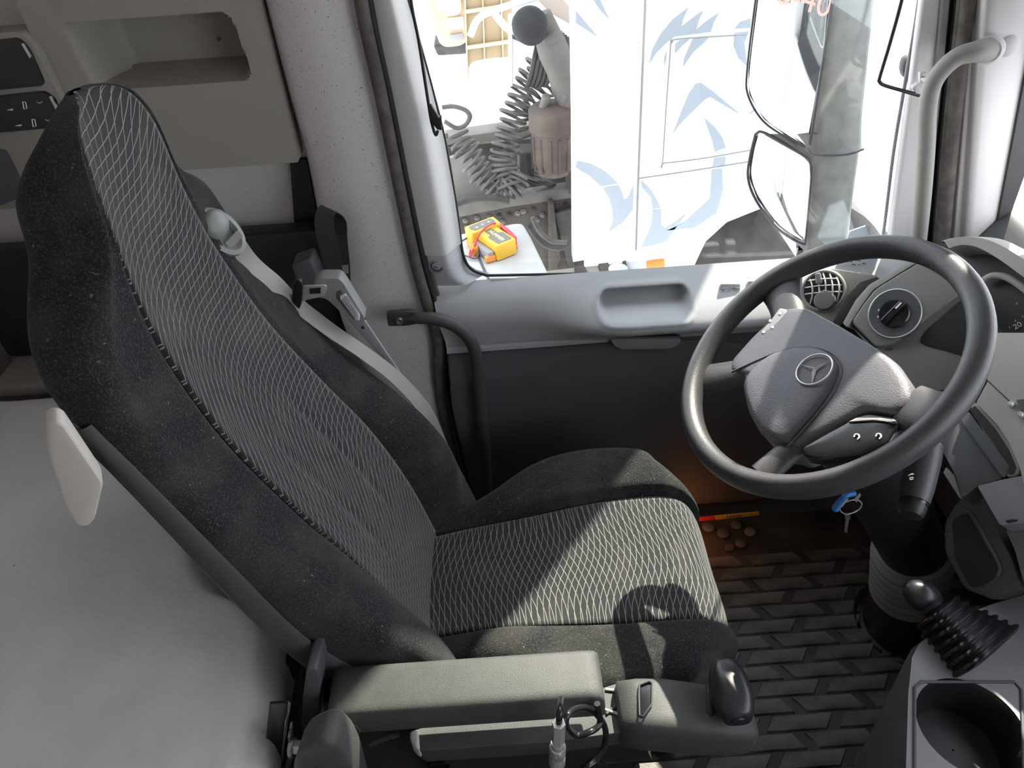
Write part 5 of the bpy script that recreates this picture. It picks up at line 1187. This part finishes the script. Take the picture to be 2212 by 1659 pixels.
tube('black_lead', [J(-.055, .13, .03), J(-.10, .14, .012), J(-.118, .12, .01), J(-.10, .05, .010), J(-.085, .03, .01), J(-.06, .05, .02)], .0028, M_['shell'], js, n=8, sides=8)
# ================================================================== the yard behind
bt_ = thing('yellow_truck', 'pale yellow truck cab standing in the snow far behind the chassis', 'truck', (-.8, 6, -1.2))
m_by = mat('faded_yellow', (.45, .36, .26), .6, var=.12, vscale=3); m_bw = mat('faded_cream', (.55, .47, .40), .5)
prism('cab_shell', rpoly([at(a, b, y=5.0) for a, b in ((917, -40), (1005, -60), (1010, 98), (952, 104), (938, 60))], .08), V((0, 1.5, 0)), m_by, bt_, bevel=.03)
prism('cab_nose', rpoly([at(a, b, y=4.9) for a, b in ((925, -40), (985, -60), (998, 30), (970, 38), (945, 20))], .15), V((0, .4, 0)), m_bw, bt_, bevel=.05)
slab('step_recess', [(966, 40), (1000, 36), (1003, 62), (968, 66)], mat('recess_cream', (.85, .72, .55), .6), bt_, y=4.98, th=.02, bevel=.005)
slab('step_mesh', [(972, 76), (1000, 72), (1002, 88), (970, 90)], M_['trim_grey'], bt_, y=4.98, th=.02, bevel=.005)
slab('under_cab', [(935, 98), (1010, 92), (1010, 118), (945, 122)], m_dk, bt_, y=5.2, th=.3, bevel=.02)
bx_ = thing('tan_panel_body', 'tan panelled body side standing on the snow behind the chassis', 'truck body', tuple(at(1060, 180, y=4.3)))
slab('panel', [(1005, -40), (1102, -60), (1114, 168), (1010, 182)], mat('tan_panel', (.24, .175, .10), .75, var=.15, vscale=4), bx_, y=4.3, th=.6, bevel=.004)
for a in (1000, 1038, 1078):
    slab('panel_post', [(a + 2, -40), (a + 5, -40), (a + 12, 182), (a + 9, 182)], mat('post_tan', (.42, .33, .21), .7), bx_, y=4.28, th=.02, bevel=.002)
for b in (20, 98):
    slab('panel_rail', [(1006, b + 2), (1104, b - 12), (1104, b - 4), (1006, b + 10)], mat('rail_tan', (.42, .33, .21), .7), bx_, y=4.27, th=.02, bevel=.002)
wt = thing('white_tank', 'white rounded tank covered with snow under the pipework', 'tank', tuple(at(1060, 290, y=3.4)))
prism('tank_shell', rpoly([at(a, b, y=3.35) for a, b in ((1010, 215), (1060, 205), (1200, 195), (1215, 300), (1060, 318), (1020, 298))], .09), V((0, .7, 0)), m_tw, wt, bevel=.04)
slab('tank_end', [(1003, 212), (1030, 208), (1018, 240), (1012, 262), (1006, 262)], mat('tank_tan', (.55, .47, .38), .8), wt, y=3.33, th=.06, bevel=.006)
